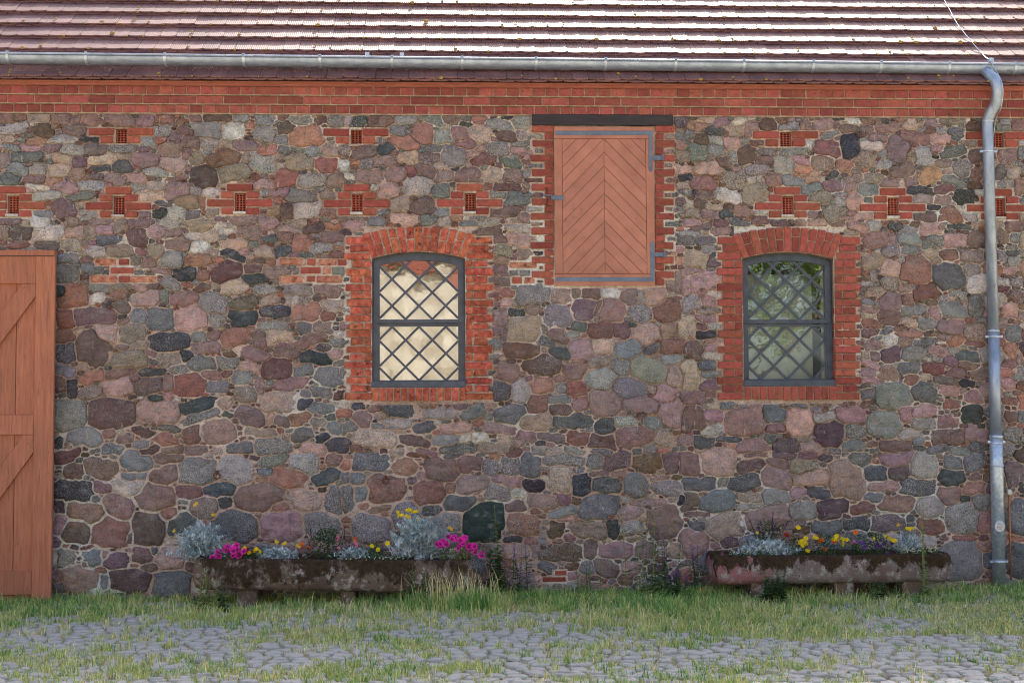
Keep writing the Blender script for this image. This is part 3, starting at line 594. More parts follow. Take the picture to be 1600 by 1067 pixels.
# ---- one low mesh per stone, its outline felt out from its middle
def stone_shape(i, s):
    x, z = s[0], s[1]
    ci, cj = int((x - XL) / RES), int((z - Z0) / RES)
    if not (0 <= ci < NX and 0 <= cj < NZ): return None
    big = max(s[2], s[3])
    if label[cj, ci] != i:
        e = int(big / RES)
        sub = np.argwhere(label[max(0, cj - e):cj + e, max(0, ci - e):ci + e] == i)
        if len(sub) < 8: return None
        mj, mi = sub.mean(0)
        cj, ci = int(max(0, cj - e) + mj), int(max(0, ci - e) + mi)
        if label[min(cj, NZ - 1), min(ci, NX - 1)] != i: return None
        x, z = XL + (ci + .5) * RES, Z0 + (cj + .5) * RES
    m = 48
    th = np.arange(m) / m * 2 * np.pi
    rr = np.arange(1, int(big * 1.9 / RES) + 4) * RES
    px = x + np.cos(th)[:, None] * rr; pz = z + np.sin(th)[:, None] * rr
    ii = ((px - XL) / RES).astype(int); jj = ((pz - Z0) / RES).astype(int)
    inside = (ii >= 0) & (ii < NX) & (jj >= 0) & (jj < NZ)
    same = (label[jj.clip(0, NZ - 1), ii.clip(0, NX - 1)] == i) & inside
    stop = np.where(same.all(1), len(rr) - 1, same.argmin(1))
    r = rr[stop] - RES * .5
    r = np.minimum(r, 1.35 * (np.roll(r, 2) + np.roll(r, -2)) / 2)
    wide = 1 / (1 + math.exp((z - 1.9) * 2.2)) * (1.3 if x < 0.2 else .7)
    r = np.maximum(r - random.uniform(.001, .0065) - wide * random.uniform(.0, .009), 0.006)
    size = r.mean()
    if size < 0.011: return None
    # keep only the corners: broken stone has straight edges
    pts = [(math.cos(t) * q, math.sin(t) * q) for t, q in zip(th, r)]
    def rdp(a, b, tol):
        (x0_, z0_), (x1_, z1_) = pts[a % m], pts[b % m]
        l = math.hypot(x1_ - x0_, z1_ - z0_) or 1e-9
        bd, bi = 0, None
        for k in range(a + 1, b):
            px_, pz_ = pts[k % m]
            d = abs((px_ - x0_) * (z1_ - z0_) - (pz_ - z0_) * (x1_ - x0_)) / l
            if d > bd: bd, bi = d, k
        if bi is None or bd < tol: return [a]
        return rdp(a, bi, tol) + rdp(bi, b, tol)
    k0 = int(r.argmax()); k1 = k0 + m // 2
    tol = size * random.uniform(.055, .11)
    idx = rdp(k0, k1, tol) + rdp(k1, k0 + m, tol)
    cor = [pts[k % m] for k in idx]
    if len(cor) < 4: cor = [pts[(k0 + q * m // 5) % m] for q in range(5)]
    poly = []
    for k in range(len(cor)):                                       # cut the tips of the corners, roughen long edges
        a_, b_, c_ = cor[k - 1], cor[k], cor[(k + 1) % len(cor)]
        cut = random.uniform(.03, .11)
        poly.append((b_[0] + (a_[0] - b_[0]) * cut, b_[1] + (a_[1] - b_[1]) * cut))
        poly.append((b_[0] + (c_[0] - b_[0]) * cut, b_[1] + (c_[1] - b_[1]) * cut))
        ne = int(math.dist(b_, c_) / .055)
        for q in range(1, ne):
            f = cut + (1 - 2 * cut) * q / ne
            poly.append((b_[0] + (c_[0] - b_[0]) * f + random.gauss(0, .0035), b_[1] + (c_[1] - b_[1]) * f + random.gauss(0, .0035)))
    n = len(poly)
    h = min(0.03, 0.010 + size * random.uniform(.05, .2))           # how far the face stands out
    tx, tz = random.gauss(0, .06), random.gauss(0, .06)
    V = []
    for f, y in ((1.0, 0.045), (0.99, -h * .45), (0.945, -h * .9), (0.6, -h)):
        jit = RNG.normal(0, .015 if f < .95 else 0, n)
        for k in range(n):
            rx, rz = poly[k][0] * (f + jit[k]), poly[k][1] * (f + jit[k])
            yy = y + (tx * rx + tz * rz if y < 0 else 0) + (random.gauss(0, .0026) if f < .95 else 0)
            V.append((rx, yy, rz))
    V.append((random.gauss(0, .01) * size, -h * random.uniform(.9, 1.25), 0))
    F = []
    for q in range(3):
        for k in range(n):
            k2 = (k + 1) % n
            a, b, c, d = q * n + k, q * n + k2, (q + 1) * n + k2, (q + 1) * n + k
            F += [(a, c, b), (a, d, c)]
    for k in range(n): F.append((3 * n + k, 4 * n, 3 * n + (k + 1) % n))
    return x, z, np.array(V), np.array(F), size

def stone_colour(kind):
    (r, g, b), spk = ROCK[kind]
    v = random.uniform(.76, 1.14)
    r, g, b = (min(235, c * v + random.gauss(0, 2.5)) for c in (r, g, b))
    c = S(max(r, 20), max(g, 20), max(b, 20), K * 1.32)
    return (c[0], c[1], c[2], max(0, min(1, spk + random.gauss(0, .15))))

shapes = []
for i, s in enumerate(seeds):
    q = stone_shape(i, s)
    if q: shapes.append((q, s[6]))
vis_l, vis_r = W(0, 500).x, W(1600, 500).x
order = sorted(range(len(shapes)), key=lambda i: -shapes[i][0][4] if vis_l < shapes[i][0][0] < vis_r and shapes[i][0][1] > 0.05 else 0)

# ---- wall backing: a bed of mortar with an uneven face
cell = 0.03
mx, mz = int((XR - XL) / cell) + 1, int((Z_TOP - Z0) / cell) + 2
holes = []
for w in WINDOWS: holes.append(wrect(w['x0'] + .5, w['yp'], w['x1'] - .5, w['yb'] - 3))
holes.append(wrect(868, 204, 1020, 440))
for cx, cy in VENTS_FLAT: holes.append(wrect(cx - 9, cy - 11, cx + 9, cy + 11))
for cx, cy in VENTS_CROSS: holes.append(wrect(cx - 9, cy - 14, cx + 9, cy + 15))
ex = sorted(set([XL + i * cell for i in range(mx + 1)] + [v for h in holes for v in h[:2]]))
ez = sorted(set([Z0 + j * cell for j in range(mz)] + [Z_TOP + 0.02] + [v for h in holes for v in h[2:]]))
ex = np.array(ex); ez = np.array([z for z in ez if z <= Z_TOP + 0.021])
MX, MZ = np.meshgrid(ex, ez)
fx = ((MX - XL) / RES).astype(int).clip(0, NX - 1); fz = ((MZ - Z0) / RES).astype(int).clip(0, NZ - 1)
F1, F2 = smooth_field(0.07, 1), smooth_field(0.5, 1)
MY = 0.0015 + F1[fz, fx] * 0.008 + F2[fz, fx] * 0.006 + RNG.normal(0, .0025, MX.shape)
V = np.stack([MX, MY, MZ], -1).reshape(-1, 3)
nx, nz = len(ex), len(ez)
I = np.arange((nz - 1) * nx).reshape(nz - 1, nx)[:, :-1]
Fq = np.stack([I, I + 1, I + 1 + nx, I + nx], -1).reshape(-1, 4)
cxm, czm = ((ex[:-1] + ex[1:]) / 2)[None, :].repeat(nz - 1, 0).ravel(), ((ez[:-1] + ez[1:]) / 2)[:, None].repeat(nx - 1, 1).ravel()
keep = np.ones(len(Fq), bool)
for a, b, c, d in holes: keep &= ~((cxm > a) & (cxm < b) & (czm > c) & (czm < d))
wall = np_mesh('stone_wall', V, Fq[keep], M['mortar'], barn, smooth=True)
fill_V, fill_F, fill_C, off = [], [], [], 0
for rank, i in enumerate(order):
    (x, z, V, F, size), kind = shapes[i]
    c = stone_colour(kind)
    if rank < 300:
        o = np_mesh('stone', V, F, M['stone'], wall, True, np.tile(c, (len(V), 1)))
        o.location = (x, 0, z)
    else:
        fill_V.append(V + np.array([x, 0, z])); fill_F.append(F + off); off += len(V)
        fill_C.append(np.tile(c, (len(V), 1)))
o = np_mesh('stone_filling', np.concatenate(fill_V), np.concatenate(fill_F), M['stone'], wall, True, np.concatenate(fill_C))
o['kind'] = 'stuff'
print('stones', len(shapes), 'hand', N_HAND)

# ------------------------------------------------------------------ bricks
def brick_meshes(name, lx, lz, depth, n, rough):
    out = []
    for i in range(n):
        bm = bmesh.new()
        bmesh.ops.create_cube(bm, size=1)
        for v in bm.verts: v.co = Vector((v.co.x * lx, v.co.y * depth, v.co.z * lz))
        bmesh.ops.bevel(bm, geom=bm.edges[:], offset=0.0035 + rough * .5, segments=1, affect='EDGES')
        for v in bm.verts:
            v.co += Vector((random.gauss(0, rough), random.gauss(0, rough * .7), random.gauss(0, rough * .7)))
        me = bpy.data.meshes.new(name); bm.to_mesh(me); bm.free()
        me.materials.append(M['brick'])
        out.append(me)
    return out
BR = {'s': brick_meshes('stretcher', .24, .062, .12, 6, .0012), 'h': brick_meshes('header', .115, .062, .12, 6, .0012),
      'so': brick_meshes('worn_stretcher', .24, .062, .12, 8, .004), 'ho': brick_meshes('worn_header', .115, .062, .12, 8, .004)}

def brick_w(x0, x1, z0, z1, yf, mat, parent, worn=False, depth=.12, name='brick'):
    lx, lz = x1 - x0, z1 - z0
    kind = ('s' if lx > .17 else 'h') + ('o' if worn else '')
    nom = .24 if lx > .17 else .115
    return data_obj(name, random.choice(BR[kind]), parent, ((x0 + x1) / 2, yf + depth / 2, (z0 + z1) / 2), (lx / nom, depth / .12, lz / .062), (0, 0, random.gauss(0, .004)), mat)

def brick_px(q, yf, mat, parent, worn=False, depth=.12, name='brick'):
    x0, x1, z0, z1 = wrect(*q)
    j = .004 if worn else .0012
    return brick_w(x0 + random.gauss(0, j), x1 + random.gauss(0, j), z0 + random.gauss(0, j * .5), z1 + random.gauss(0, j * .5), yf + random.gauss(0, j), mat, parent, worn, depth, name)

# ---- cornice: three stepped courses, header / stretcher / header, and a painted moulding
zA = Z_TOP; ph = (W(800, 141).z - Z_TOP) / 3
cm = MB()
for i in range(3): cm.box(XL, XR, -.016 - i * .026, .3, zA + i * ph - (.004 if i == 0 else 0), zA + (i + 1) * ph)
cornice = cm.build('cornice', M['joint'], barn)
for i in range(3):
    step = .125 if i % 2 == 0 else .25
    x = XL + random.uniform(0, .06)
    while x < XR - step:
        brick_w(x, x + step - .0105, zA + i * ph + .009, zA + (i + 1) * ph - .003, -.026 - i * .026 + random.gauss(0, .0012), M['brick_cornice'], cornice)
        x += step + random.gauss(0, .0015)
Z_M = zA + 3 * ph
prof = [(.05, 0.0), (-.088, 0.0), (-.098, .006), (-.106, .016), (-.122, .026), (-.126, .038), (.05, .038)]
mb = MB()
mb.add([(XL, y, Z_M + z) for y, z in prof] + [(XR, y, Z_M + z) for y, z in prof],
       [tuple(range(7)), tuple(range(13, 6, -1))] + [(i, (i + 1) % 7, (i + 1) % 7 + 7, i + 7) for i in range(7)])
mb.build('eaves_moulding', M['moulding'], barn)

# ------------------------------------------------------------------ roof: plain tiles in crown bond (two layers to a course)
PIT = R(40)
EAVE = Vector((0, -.17, Z_M + .012))
up, nrm = Vector((0, math.cos(PIT), math.sin(PIT))), Vector((0, -math.sin(PIT), math.cos(PIT)))
EXPO, TW, TT = 0.292, 0.1535, 0.015
N_COURSE = 19
ridge = EAVE + up * (EXPO * N_COURSE + .1)
mb = MB()
lo = EAVE + up * .05 - nrm * .012
mb.add([(XL, lo.y, lo.z), (XR, lo.y, lo.z), (XR, ridge.y, ridge.z), (XL, ridge.y, ridge.z), (XL, ridge.y + ridge.y + .2, lo.z), (XR, ridge.y + ridge.y + .2, lo.z), (XL, .3, Z_M), (XR, .3, Z_M)],
       [(0, 1, 2, 3), (3, 2, 5, 4), (0, 6, 7, 1), (6, 4, 5, 7), (0, 3, 4, 6), (1, 7, 5, 2)])
roof = mb.build('roof', M['tile'], barn)

def tile_mesh(length, thick):
    """a plain tile lying along local y, tail at y=0 with a rounded end; top face at z=thick"""
    n = 7; hw = TW / 2 - .0015
    tail = [(-hw + 2 * hw * i / (n - 1), .017 * (1 - math.sqrt(max(0, 1 - (2 * i / (n - 1) - 1) ** 2 * .97))) ** 1.0 * 1.2) for i in range(n)]
    pts = tail + [(hw, length), (-hw, length)]
    k = len(pts)
    v = [(x, y, thick - .0 if y < length else thick) for x, y in pts] + [(x, y, 0) for x, y in pts]
    f = [tuple(range(k)), tuple(range(2 * k - 1, k - 1, -1))] + [(i, i + k, (i + 1) % k + k, (i + 1) % k) for i in range(k)]
    return v, f
tv, tf = tile_mesh(.40, TT)
tme = bpy.data.meshes.new('plain_tile'); tme.from_pydata(tv, [], tf); tme.materials.append(M['tile']); tme.update()
TILT = math.asin(2 * TT / EXPO * .5)
def tile_frame(x, s, lift):
    p = EAVE + up * s + nrm * lift
    return Vector((x, p.y, p.z))
TV, TF, toff = [], [], 0
n_ind = 0
tvn = np.array(tv)
for c in range(N_COURSE):
    for layer in (0, 1):
        xoff = (TW / 2 if layer else 0) + random.uniform(0, .01)
        x = XL + xoff
        while x < XR:
            lift = .012 + (TT + .003 if layer else 0) + random.gauss(0, .001)
            s = c * EXPO + (.0 if layer else -.012) + random.gauss(0, .004)
            tl = -.125 + random.gauss(0, .003)        # the tail rides on the course below
            rz = random.gauss(0, .008)
            if layer and c < 5 and n_ind < 300 and W(0, 60).x - .2 < x < W(1600, 60).x + .3:
                o = data_obj('tile', tme, roof, tile_frame(x, s, lift + .022), (1, 1, 1), (PIT + tl, 0, 0), None)
                n_ind += 1
            else:
                p = tile_frame(x, s, lift + .022)
                mr = np.array(Matrix.Rotation(PIT + tl, 3, 'X'))
                TV.append(tvn @ mr.T + np.array(p)); 
                for f in tf: TF.append(tuple(i + toff for i in f))
                toff += len(tv)
            x += TW + random.gauss(0, .0007)
tfld = mesh_obj('tile_field', np.concatenate(TV), TF, M['tile'], roof)
tfld['kind'] = 'stuff'
# moss cushions in the tile joints
mb = MB()
for _ in range(520):
    c = random.randint(0, 9); x = random.uniform(XL, XR); x = XL + round((x - XL) / TW) * TW
    p = tile_frame(x + random.gauss(0, .008), c * EXPO + random.choice([.0, .005, .01, .06, .12]), .058)
    r = random.uniform(.006, .017) * (1.6 if random.random() < .12 else 1)
    vs = []
    for a, zz in ((1.0, 0), (.8, .6)):
        for k in range(6):
            t = k * math.pi / 3
            vs.append(p + Vector((math.cos(t) * r * a * random.uniform(.8, 1.3), 0, 0)) + up * (math.sin(t) * r * a * random.uniform(.8, 1.2)) + nrm * (r * zz))
    vs.append(p + nrm * r)
    vs = [tuple(v) for v in vs]
    mb.add(vs, [(k, (k + 1) % 6, (k + 1) % 6 + 6, k + 6) for k in range(6)] + [(6 + k, 6 + (k + 1) % 6, 12) for k in range(6)])
ms = mb.build('moss', M['moss'], roof, smooth=True); ms['kind'] = 'stuff'

# ------------------------------------------------------------------ gutter lying on the roof above the first course
GR = 0.078
GY = -0.2
while True:                                    # slide it back along the line of sight until it rests on the tiles
    c_ = W(800, 102, GY); c_.z += GR * .45
    if (c_ - Vector((c_.x, EAVE.y, EAVE.z))).dot(nrm) < GR + .05 or GY > .3: break
    GY += .004
gl, gr_ = W(0, 93.5, GY), W(1600, 110.5, GY)
slope = (gr_.z - gl.z) / (gr_.x - gl.x)
def gz(x): return gl.z + (x - gl.x) * slope
prof = [(math.cos(t), math.sin(t)) for t in np.linspace(math.pi, 2 * math.pi, 15)]
outer = [(GY + a * GR, b * GR) for a, b in prof]; inner = [(GY + a * (GR - .004), b * (GR - .004)) for a, b in prof[::-1]]
loop = outer + inner; n = len(loop)
xs = np.linspace(XL, XR, 40)
mb = MB(); vs, fs = [], []
for x in xs: vs += [(x, y, gz(x) + z + GR * .45) for y, z in loop]
for i in range(len(xs) - 1): fs += [(i * n + k, (i + 1) * n + k, (i + 1) * n + (k + 1) % n, i * n + (k + 1) % n) for k in range(n)]
mb.add(vs, fs)
gutter = mb.build('gutter', M['zinc'], barn, smooth=True)
mb = MB().tube([(x, GY - GR - .006, gz(x) + GR * .45 + .004) for x in xs], .010, 10)
mb.build('bead', M['zinc'], gutter, smooth=True)
x_br = [15, 137, 260, 382, 501, 613, 722, 837, 945, 1054, 1160, 1268, 1373, 1479, 1582, -110, -230, 1690, 1800]
for q in x_br:
    x = W(q, 95, GY).x
    mb = MB(); pr = [(math.cos(t), math.sin(t)) for t in np.linspace(math.pi - .35, 1.75 * math.pi, 12)]
    vs = []
    for xx in (x - .013, x + .013):
        vs += [(xx, GY + a * (GR + .006), gz(x) + GR * .45 + b * (GR + .006)) for a, b in pr]
        vs += [(xx, GY + a * (GR + .001), gz(x) + GR * .45 + b * (GR + .001)) for a, b in pr[::-1]]
    k = len(pr) * 2
    mb.add(vs, [tuple(range(k)), tuple(range(2 * k - 1, k - 1, -1))] + [(i, (i + 1) % k, (i + 1) % k + k, i + k) for i in range(k)])
    mb.box(x - .012, x + .012, GY - GR - .02, GY + GR * .3, gz(x) + GR * .45 + .012, gz(x) + GR * .45 + .016)
    mb.build('bracket', M['galv'], gutter)
for q in (574, 628):
    p = W(q, 84, GY - .08)
    MB().box(p.x - .02, p.x + .02, GY - GR - .028, GY - GR - .018, gz(p.x) + .045, gz(p.x) + .08).build('clip', M['galv'], gutter, bevel=.003)

# ------------------------------------------------------------------ downpipe
def P3(x, y, Y): return W(x, y, Y)
def smooth_path(pts, sub=6):
    pts = [Vector(p) for p in pts]; out = []
    for i in range(len(pts) - 1):
        p0, p1, p2, p3 = pts[max(i - 1, 0)], pts[i], pts[i + 1], pts[min(i + 2, len(pts) - 1)]
        for k in range(sub):
            t = k / sub
            out.append(0.5 * ((2 * p1) + (p2 - p0) * t + (2 * p0 - 5 * p1 + 4 * p2 - p3) * t * t + (-p0 + 3 * p1 - 3 * p2 + p3) * t ** 3))
    return out + [pts[-1]]
YP = -.105
top_path = smooth_path([P3(1540, 111, GY - .03), P3(1546, 117, min(-.17, GY - .1)), P3(1555.5, 128, -.235), P3(1558.5, 145, -.235), P3(1555.5, 163, -.19), P3(1547, 178, -.135), P3(1543, 192, YP), P3(1543.5, 215, YP)], 7)
pipe_pts = top_path + [P3(1552.5, 520, YP)]
downpipe = MB().tube(pipe_pts, .052, 20).build('downpipe', M['zinc'], barn, smooth=True)
MB().tube([P3(1552.5, 516, YP), P3(1556, 688, YP)], .054, 20).build('pipe_length', M['zinc'], downpipe, smooth=True)
MB().tube([P3(1556, 683, YP), P3(1557.5, 730, YP), P3(1561, 912, YP)], .0605, 20).build('standpipe', M['galv'], downpipe, smooth=True)
def pipe_ring(x, y, r, h, nm='collar', mat='galv'):
    MB().tube([P3(x, y - h, YP), P3(x, y - h * .5, YP), P3(x, y + h * .5, YP), P3(x, y + h, YP)], [r - .004, r, r, r - .004], 20).build(nm, M[mat], downpipe, smooth=True)
for x, y, r, h in ((1543.6, 190, .056, 1.6), (1549.5, 168 + 70 - 1, .057, 2.0), (1552.5, 517, .058, 1.8), (1552.8, 526, .058, 1.8), (1556.4, 682, .066, 2.5), (1556.8, 692, .064, 2), (1557.6, 727, .066, 2), (1560.5, 877, .066, 2.4)):
    if y == 237: x = 1544.2
    pipe_ring(x, y, r, h)
for x, y in ((1544.2, 237), (1552.7, 526), (1556.5, 690), (1560.5, 877)):
    p = P3(x, y, YP)
    MB().box(p.x - .085, p.x + .085, YP - .012, YP + .012, p.z - .012, p.z + .012).build('clamp', M['galv'], downpipe, bevel=.002)
    MB().tube([(p.x, YP + .03, p.z), (p.x, .02, p.z)], .009, 8).build('bracket', M['galv'], downpipe)
p = P3(1561.5, 822, YP - .06)
c = MB().tube([(p.x, YP - .045, p.z), (p.x, YP - .072, p.z)], [.052, .05], 20).build('cleanout', M['galv'], downpipe, smooth=False)
MB().tube([(p.x, YP - .071, p.z), (p.x, YP - .0745, p.z)], .038, 20).build('cleanout_lid', M['ledge'], downpipe)
MB().box(p.x - .026, p.x + .026, YP - .083, YP - .0742, p.z - .006, p.z + .006).build('cleanout_grip', M['galv'], downpipe, bevel=.002)

# lightning conductor: wire down the roof and round the elbow, rod at the foot
wp = []
for x, y in ((1440, -60), (1478, 5), (1496, 38), (1520, 68), (1538, 88)):
    d = ray(x, y); t = (EAVE - CAM_C + nrm * .075).dot(nrm) / d.dot(nrm)
    wp.append(CAM_C + d * t)
wp += [P3(1547, 95, GY - .09), P3(1553, 106, GY - .1), P3(1565, 128, -.29), P3(1567, 150, -.28), P3(1563, 172, -.22), P3(1556, 186, -.1), P3(1552, 215, -.04)]
lc = MB().tube(smooth_path(wp, 4), .0045, 6).build('lightning_conductor', M['galv'], barn, smooth=True)
p = P3(1548, 95, GY - .085)
MB().box(p.x - .025, p.x + .025, GY - .105, GY - .075, p.z - .018, p.z + .022).build('clamp', M['galv'], lc, bevel=.004)
MB().tube([P3(1576.5, 768, -.05), P3(1580, 906, -.06)], .008, 8).build('earth_rod', M['copper'], lc, smooth=True)
p = P3(1576.5, 769, -.05)
MB().box(p.x - .02, p.x + .02, -.075, -.03, p.z - .022, p.z + .03).build('clamp', M['ledge'], lc, bevel=.004)

# ------------------------------------------------------------------ vents
def vent_block(name, x0, x1, z0, z1, yf, parent, cols=3, rows=6):
    """hollow clay block: a slab pierced by slots"""
    mb = MB()
    w, h = x1 - x0, z1 - z0
    bw, bh = w * .095, h * .048
    sx = (w - bw * (cols + 1)) / cols; sz = (h - bh * (rows + 1)) / rows
    for r in range(rows + 1):
        mb.box(x0, x1, yf, yf + .05, z0 + r * (sz + bh), z0 + r * (sz + bh) + bh)
    for r in range(rows):
        za, zb = z0 + r * (sz + bh) + bh, z0 + (r + 1) * (sz + bh)
        if r % 2 == 0:
            es = [x0 + k * (sx + bw) for k in range(cols + 1)]
            for e in es: mb.box(e, e + bw, yf + .001, yf + .05, za, zb)
        else:
            mb.box(x0, x0 + bw, yf + .001, yf + .05, za, zb); mb.box(x1 - bw, x1, yf + .001, yf + .05, za, zb)
            for k in range(cols - 1):
                e = x0 + (k + 1) * (w - bw) / cols
                mb.box(e + (sx) * .5 - bw, e + sx * .5, yf + .001, yf + .05, za, zb) if k == 0 else mb.box(e, e + bw, yf + .001, yf + .05, za, zb)
    o = mb.build(name, M['terracotta'], parent)
    return o
def vent(cx, cy, cross):
    v = empty('vent', parent=barn)
    rows = CROSS_ROWS if cross else FLAT_ROWS
    for a, b, c, d in rows:
        brick_px((cx + a, cy + b, cx + c, cy + d), -.018, M['brick'], v)
    x0, x1, z0, z1 = wrect(cx - 9, cy - (14 if cross else 11.5), cx + 8.5, cy + (14.5 if cross else 11.5))
    vent_block('vent_block', x0 + .002, x1 - .002, z0, z1 - .004, .03, v, rows=7 if cross else 6)
    MB().box(x0 - .03, x1 + .03, .2, .22, z0 - .03, z1 + .03).build('slot_shade_plate', M['lintel'], v)  # added near-black sheet; its colour stands in for the shade inside the slots
    mb = MB()
    mb.box(x0 - .02, x0 - .001, .0, .2, z0 - .02, z1 + .02); mb.box(x1 + .001, x1 + .02, .0, .2, z0 - .02, z1 + .02)
    mb.box(x0 - .001, x1 + .001, .0, .2, z1, z1 + .02); mb.box(x0 - .001, x1 + .001, .0, .2, z0 - .02, z0 - .001)
    mb.build('lining', M['joint'], v)
    if cross:
        q = wrect(cx - 11.5, cy + 14.8, cx + 8.5, cy + 18.8)
        MB().box(q[0], q[1], -.03, .06, q[2], q[3]).build('ledge', M['ledge'], v, bevel=.003)
for c in VENTS_FLAT: vent(*c, False)
for c in VENTS_CROSS: vent(*c, True)

patch = [empty('brick_patch', parent=barn) for _ in range(3)]
for x0, y0, x1, y1, worn in PATCH:
    par = patch[0] if x1 < 300 else patch[1] if x1 < 600 else patch[2]
    brick_px((x0, y0, x1, y1), -.012, M['brick_pale'] if worn else M['brick'], par, bool(worn))

# ------------------------------------------------------------------ windows
def arch_z(w, x):
    xm, hw = (w['X0'] + w['X1']) / 2, (w['X1'] - w['X0']) / 2
    return w['ZS'] + (w['ZP'] - w['ZS']) * (1 - min(1, abs((x - xm) / hw)) ** 2)

def clip_poly(poly, a, b, c):
    """keep the side a*x + b*z <= c"""
    out = []
    for i in range(len(poly)):
        p, q = poly[i], poly[(i + 1) % len(poly)]
        dp, dq = a * p[0] + b * p[1] - c, a * q[0] + b * q[1] - c
        if dp <= 0: out.append(p)
        if dp * dq < 0:
            t = dp / (dp - dq); out.append((p[0] + (q[0] - p[0]) * t, p[1] + (q[1] - p[1]) * t))
    return out
def clip_line(p, q, conds):
    t0, t1 = 0.0, 1.0
    for a, b, c in conds:
        dp, dq = a * p[0] + b * p[1] - c, a * q[0] + b * q[1] - c
        if dp > 0 and dq > 0: return None
        if dp * dq < 0:
            t = dp / (dp - dq)
            if dp > 0: t0 = max(t0, t)
            else: t1 = min(t1, t)
    if t1 - t0 < 1e-4: return None
    f = lambda t: (p[0] + (q[0] - p[0]) * t, p[1] + (q[1] - p[1]) * t)
    return f(t0), f(t1)

def surround(wi, w, worn):
    mat, jm = (M['brick_old'], M['joint_old']) if worn else (M['brick'], M['joint'])
    X0, X1 = w['X0'], w['X1']
    mb = MB()
    outs = ((541, 769), (1122, 1343))[wi]; shorts = ((549, 761), (1129, 1336))[wi]
    rows = SURROUND[wi]
    for ya, yb, long in rows:
        l, r = outs if long else shorts
        xl, _, za, zb = wrect(l, ya - 1.2, w['x0'], yb + 1.2); xr = W(r, (ya + yb) / 2).x
        mb.box(xl - .004, X0 - .004, -.006, .24, za, zb); mb.box(X1 + .004, xr + .004, -.006, .24, za, zb)
    # arch bed and sill bed
    n = 16; xs = np.linspace(X0 - .055, X1 + .055, n + 1)
    th = .222
    inner = [(x, arch_z(w, x) if X0 < x < X1 else w['ZS'] - .006) for x in xs]
    outer = [(x, arch_z(w, x) + th if X0 < x < X1 else w['ZS'] + th - .02) for x in xs]
    for i in range(n): mb.prism([inner[i], inner[i + 1], outer[i + 1], outer[i]], -.008, .24)
    zs0 = W((w['x0'] + w['x1']) / 2, w['yb'] + 21).z; zs1 = W((w['x0'] + w['x1']) / 2, w['yb'] - 2).z
    mb.box(X0 - .003, X1 + .003, -.008, .24, zs0, zs1 - .005)
    s = mb.build('window_surround', jm, barn)
    x_in0, x_in1 = w['x0'], w['x1']
    for ya, yb, long in rows:
        near_arch = ya < w['ys'] - 2
        jl = jr = 0
        if near_arch: jl, jr = 8.5 * max(0, (w['ys'] - ya) / 33), 8.5 * max(0, (w['ys'] - ya) / 33)
        yf = -.02
        l, r = outs if long else shorts
        if long or near_arch:
            brick_px((l + random.gauss(0, 1), ya, x_in0 - jl - .5, yb), yf, mat, s, worn)
            brick_px((x_in1 + jr + .5, ya, r + random.gauss(0, 1), yb), yf, mat, s, worn)
        else:
            brick_px((l + random.gauss(0, 1), ya, x_in0 - 13.5, yb), yf, mat, s, worn); brick_px((x_in0 - 11.5, ya, x_in0 - .5, yb), yf, mat, s, worn)
            brick_px((x_in1 + .5, ya, x_in1 + 11, yb), yf, mat, s, worn); brick_px((x_in1 + 13, ya, r + random.gauss(0, 1), yb), yf, mat, s, worn)
    # voussoirs, every other one cut in two
    nv = 13; xm = (X0 + X1) / 2; hw = (X1 - X0) / 2
    sag = w['ZP'] - w['ZS']; rad = (hw * hw + sag * sag) / (2 * sag); cz = w['ZP'] - rad
    a_max = math.asin((hw + .004) / rad)
    gap = .011
    for k in range(nv):
        a0, a1 = -a_max + 2 * a_max * k / nv, -a_max + 2 * a_max * (k + 1) / nv
        spl = [(0.004, .236)] if k % 2 == 0 else ([(0.004, .112), (.124, .232)] if k % 4 == 1 else [(0.004, .14), (.152, .23)])
        for s0, s1 in spl:
            r0, r1 = rad + s0, rad + s1
            g0, g1 = gap / 2 / r0, gap / 2 / r1
            # bricks stay as wide at the top as the joint lets them: fan out by 1.0
            fan = 1.0
            pts = [(xm + r0 * math.sin(a0 + g0), cz + r0 * math.cos(a0 + g0)), (xm + r0 * math.sin(a1 - g0), cz + r0 * math.cos(a1 - g0)),
                   (xm + r1 * math.sin((a1 - g1) * 1.0) , cz + r1 * math.cos(a1 - g1)), (xm + r1 * math.sin(a0 + g1), cz + r1 * math.cos(a0 + g1))]
            # real arches splay wider than the true radius: turn each brick a little outwards
            sp = .22 * (a0 + a1) / 2 / a_max
            pts = [(x + sp * (z - (cz + rad)) * .62, z) for x, z in pts]
            jt = .003 if worn else .0008
            pts = [(x + random.gauss(0, jt), z + random.gauss(0, jt)) for x, z in pts]
            MB().prism(pts, -.022 + random.gauss(0, .002 if worn else .0008), .1).build('brick', mat, s, bevel=.004 if worn else .0025)
    # sill course on edge
    ns = 13 if worn else 12
    step = (X1 - X0) / ns
    for k in range(ns):
        x0 = X0 + k * step + .006
        zz = random.gauss(0, .002)
        MB().box(x0, x0 + step - .013, -.024 + random.gauss(0, .0015), .1, zs0 + .004 + zz, zs1 - .012).build('brick', mat, s, bevel=.004)
    return s

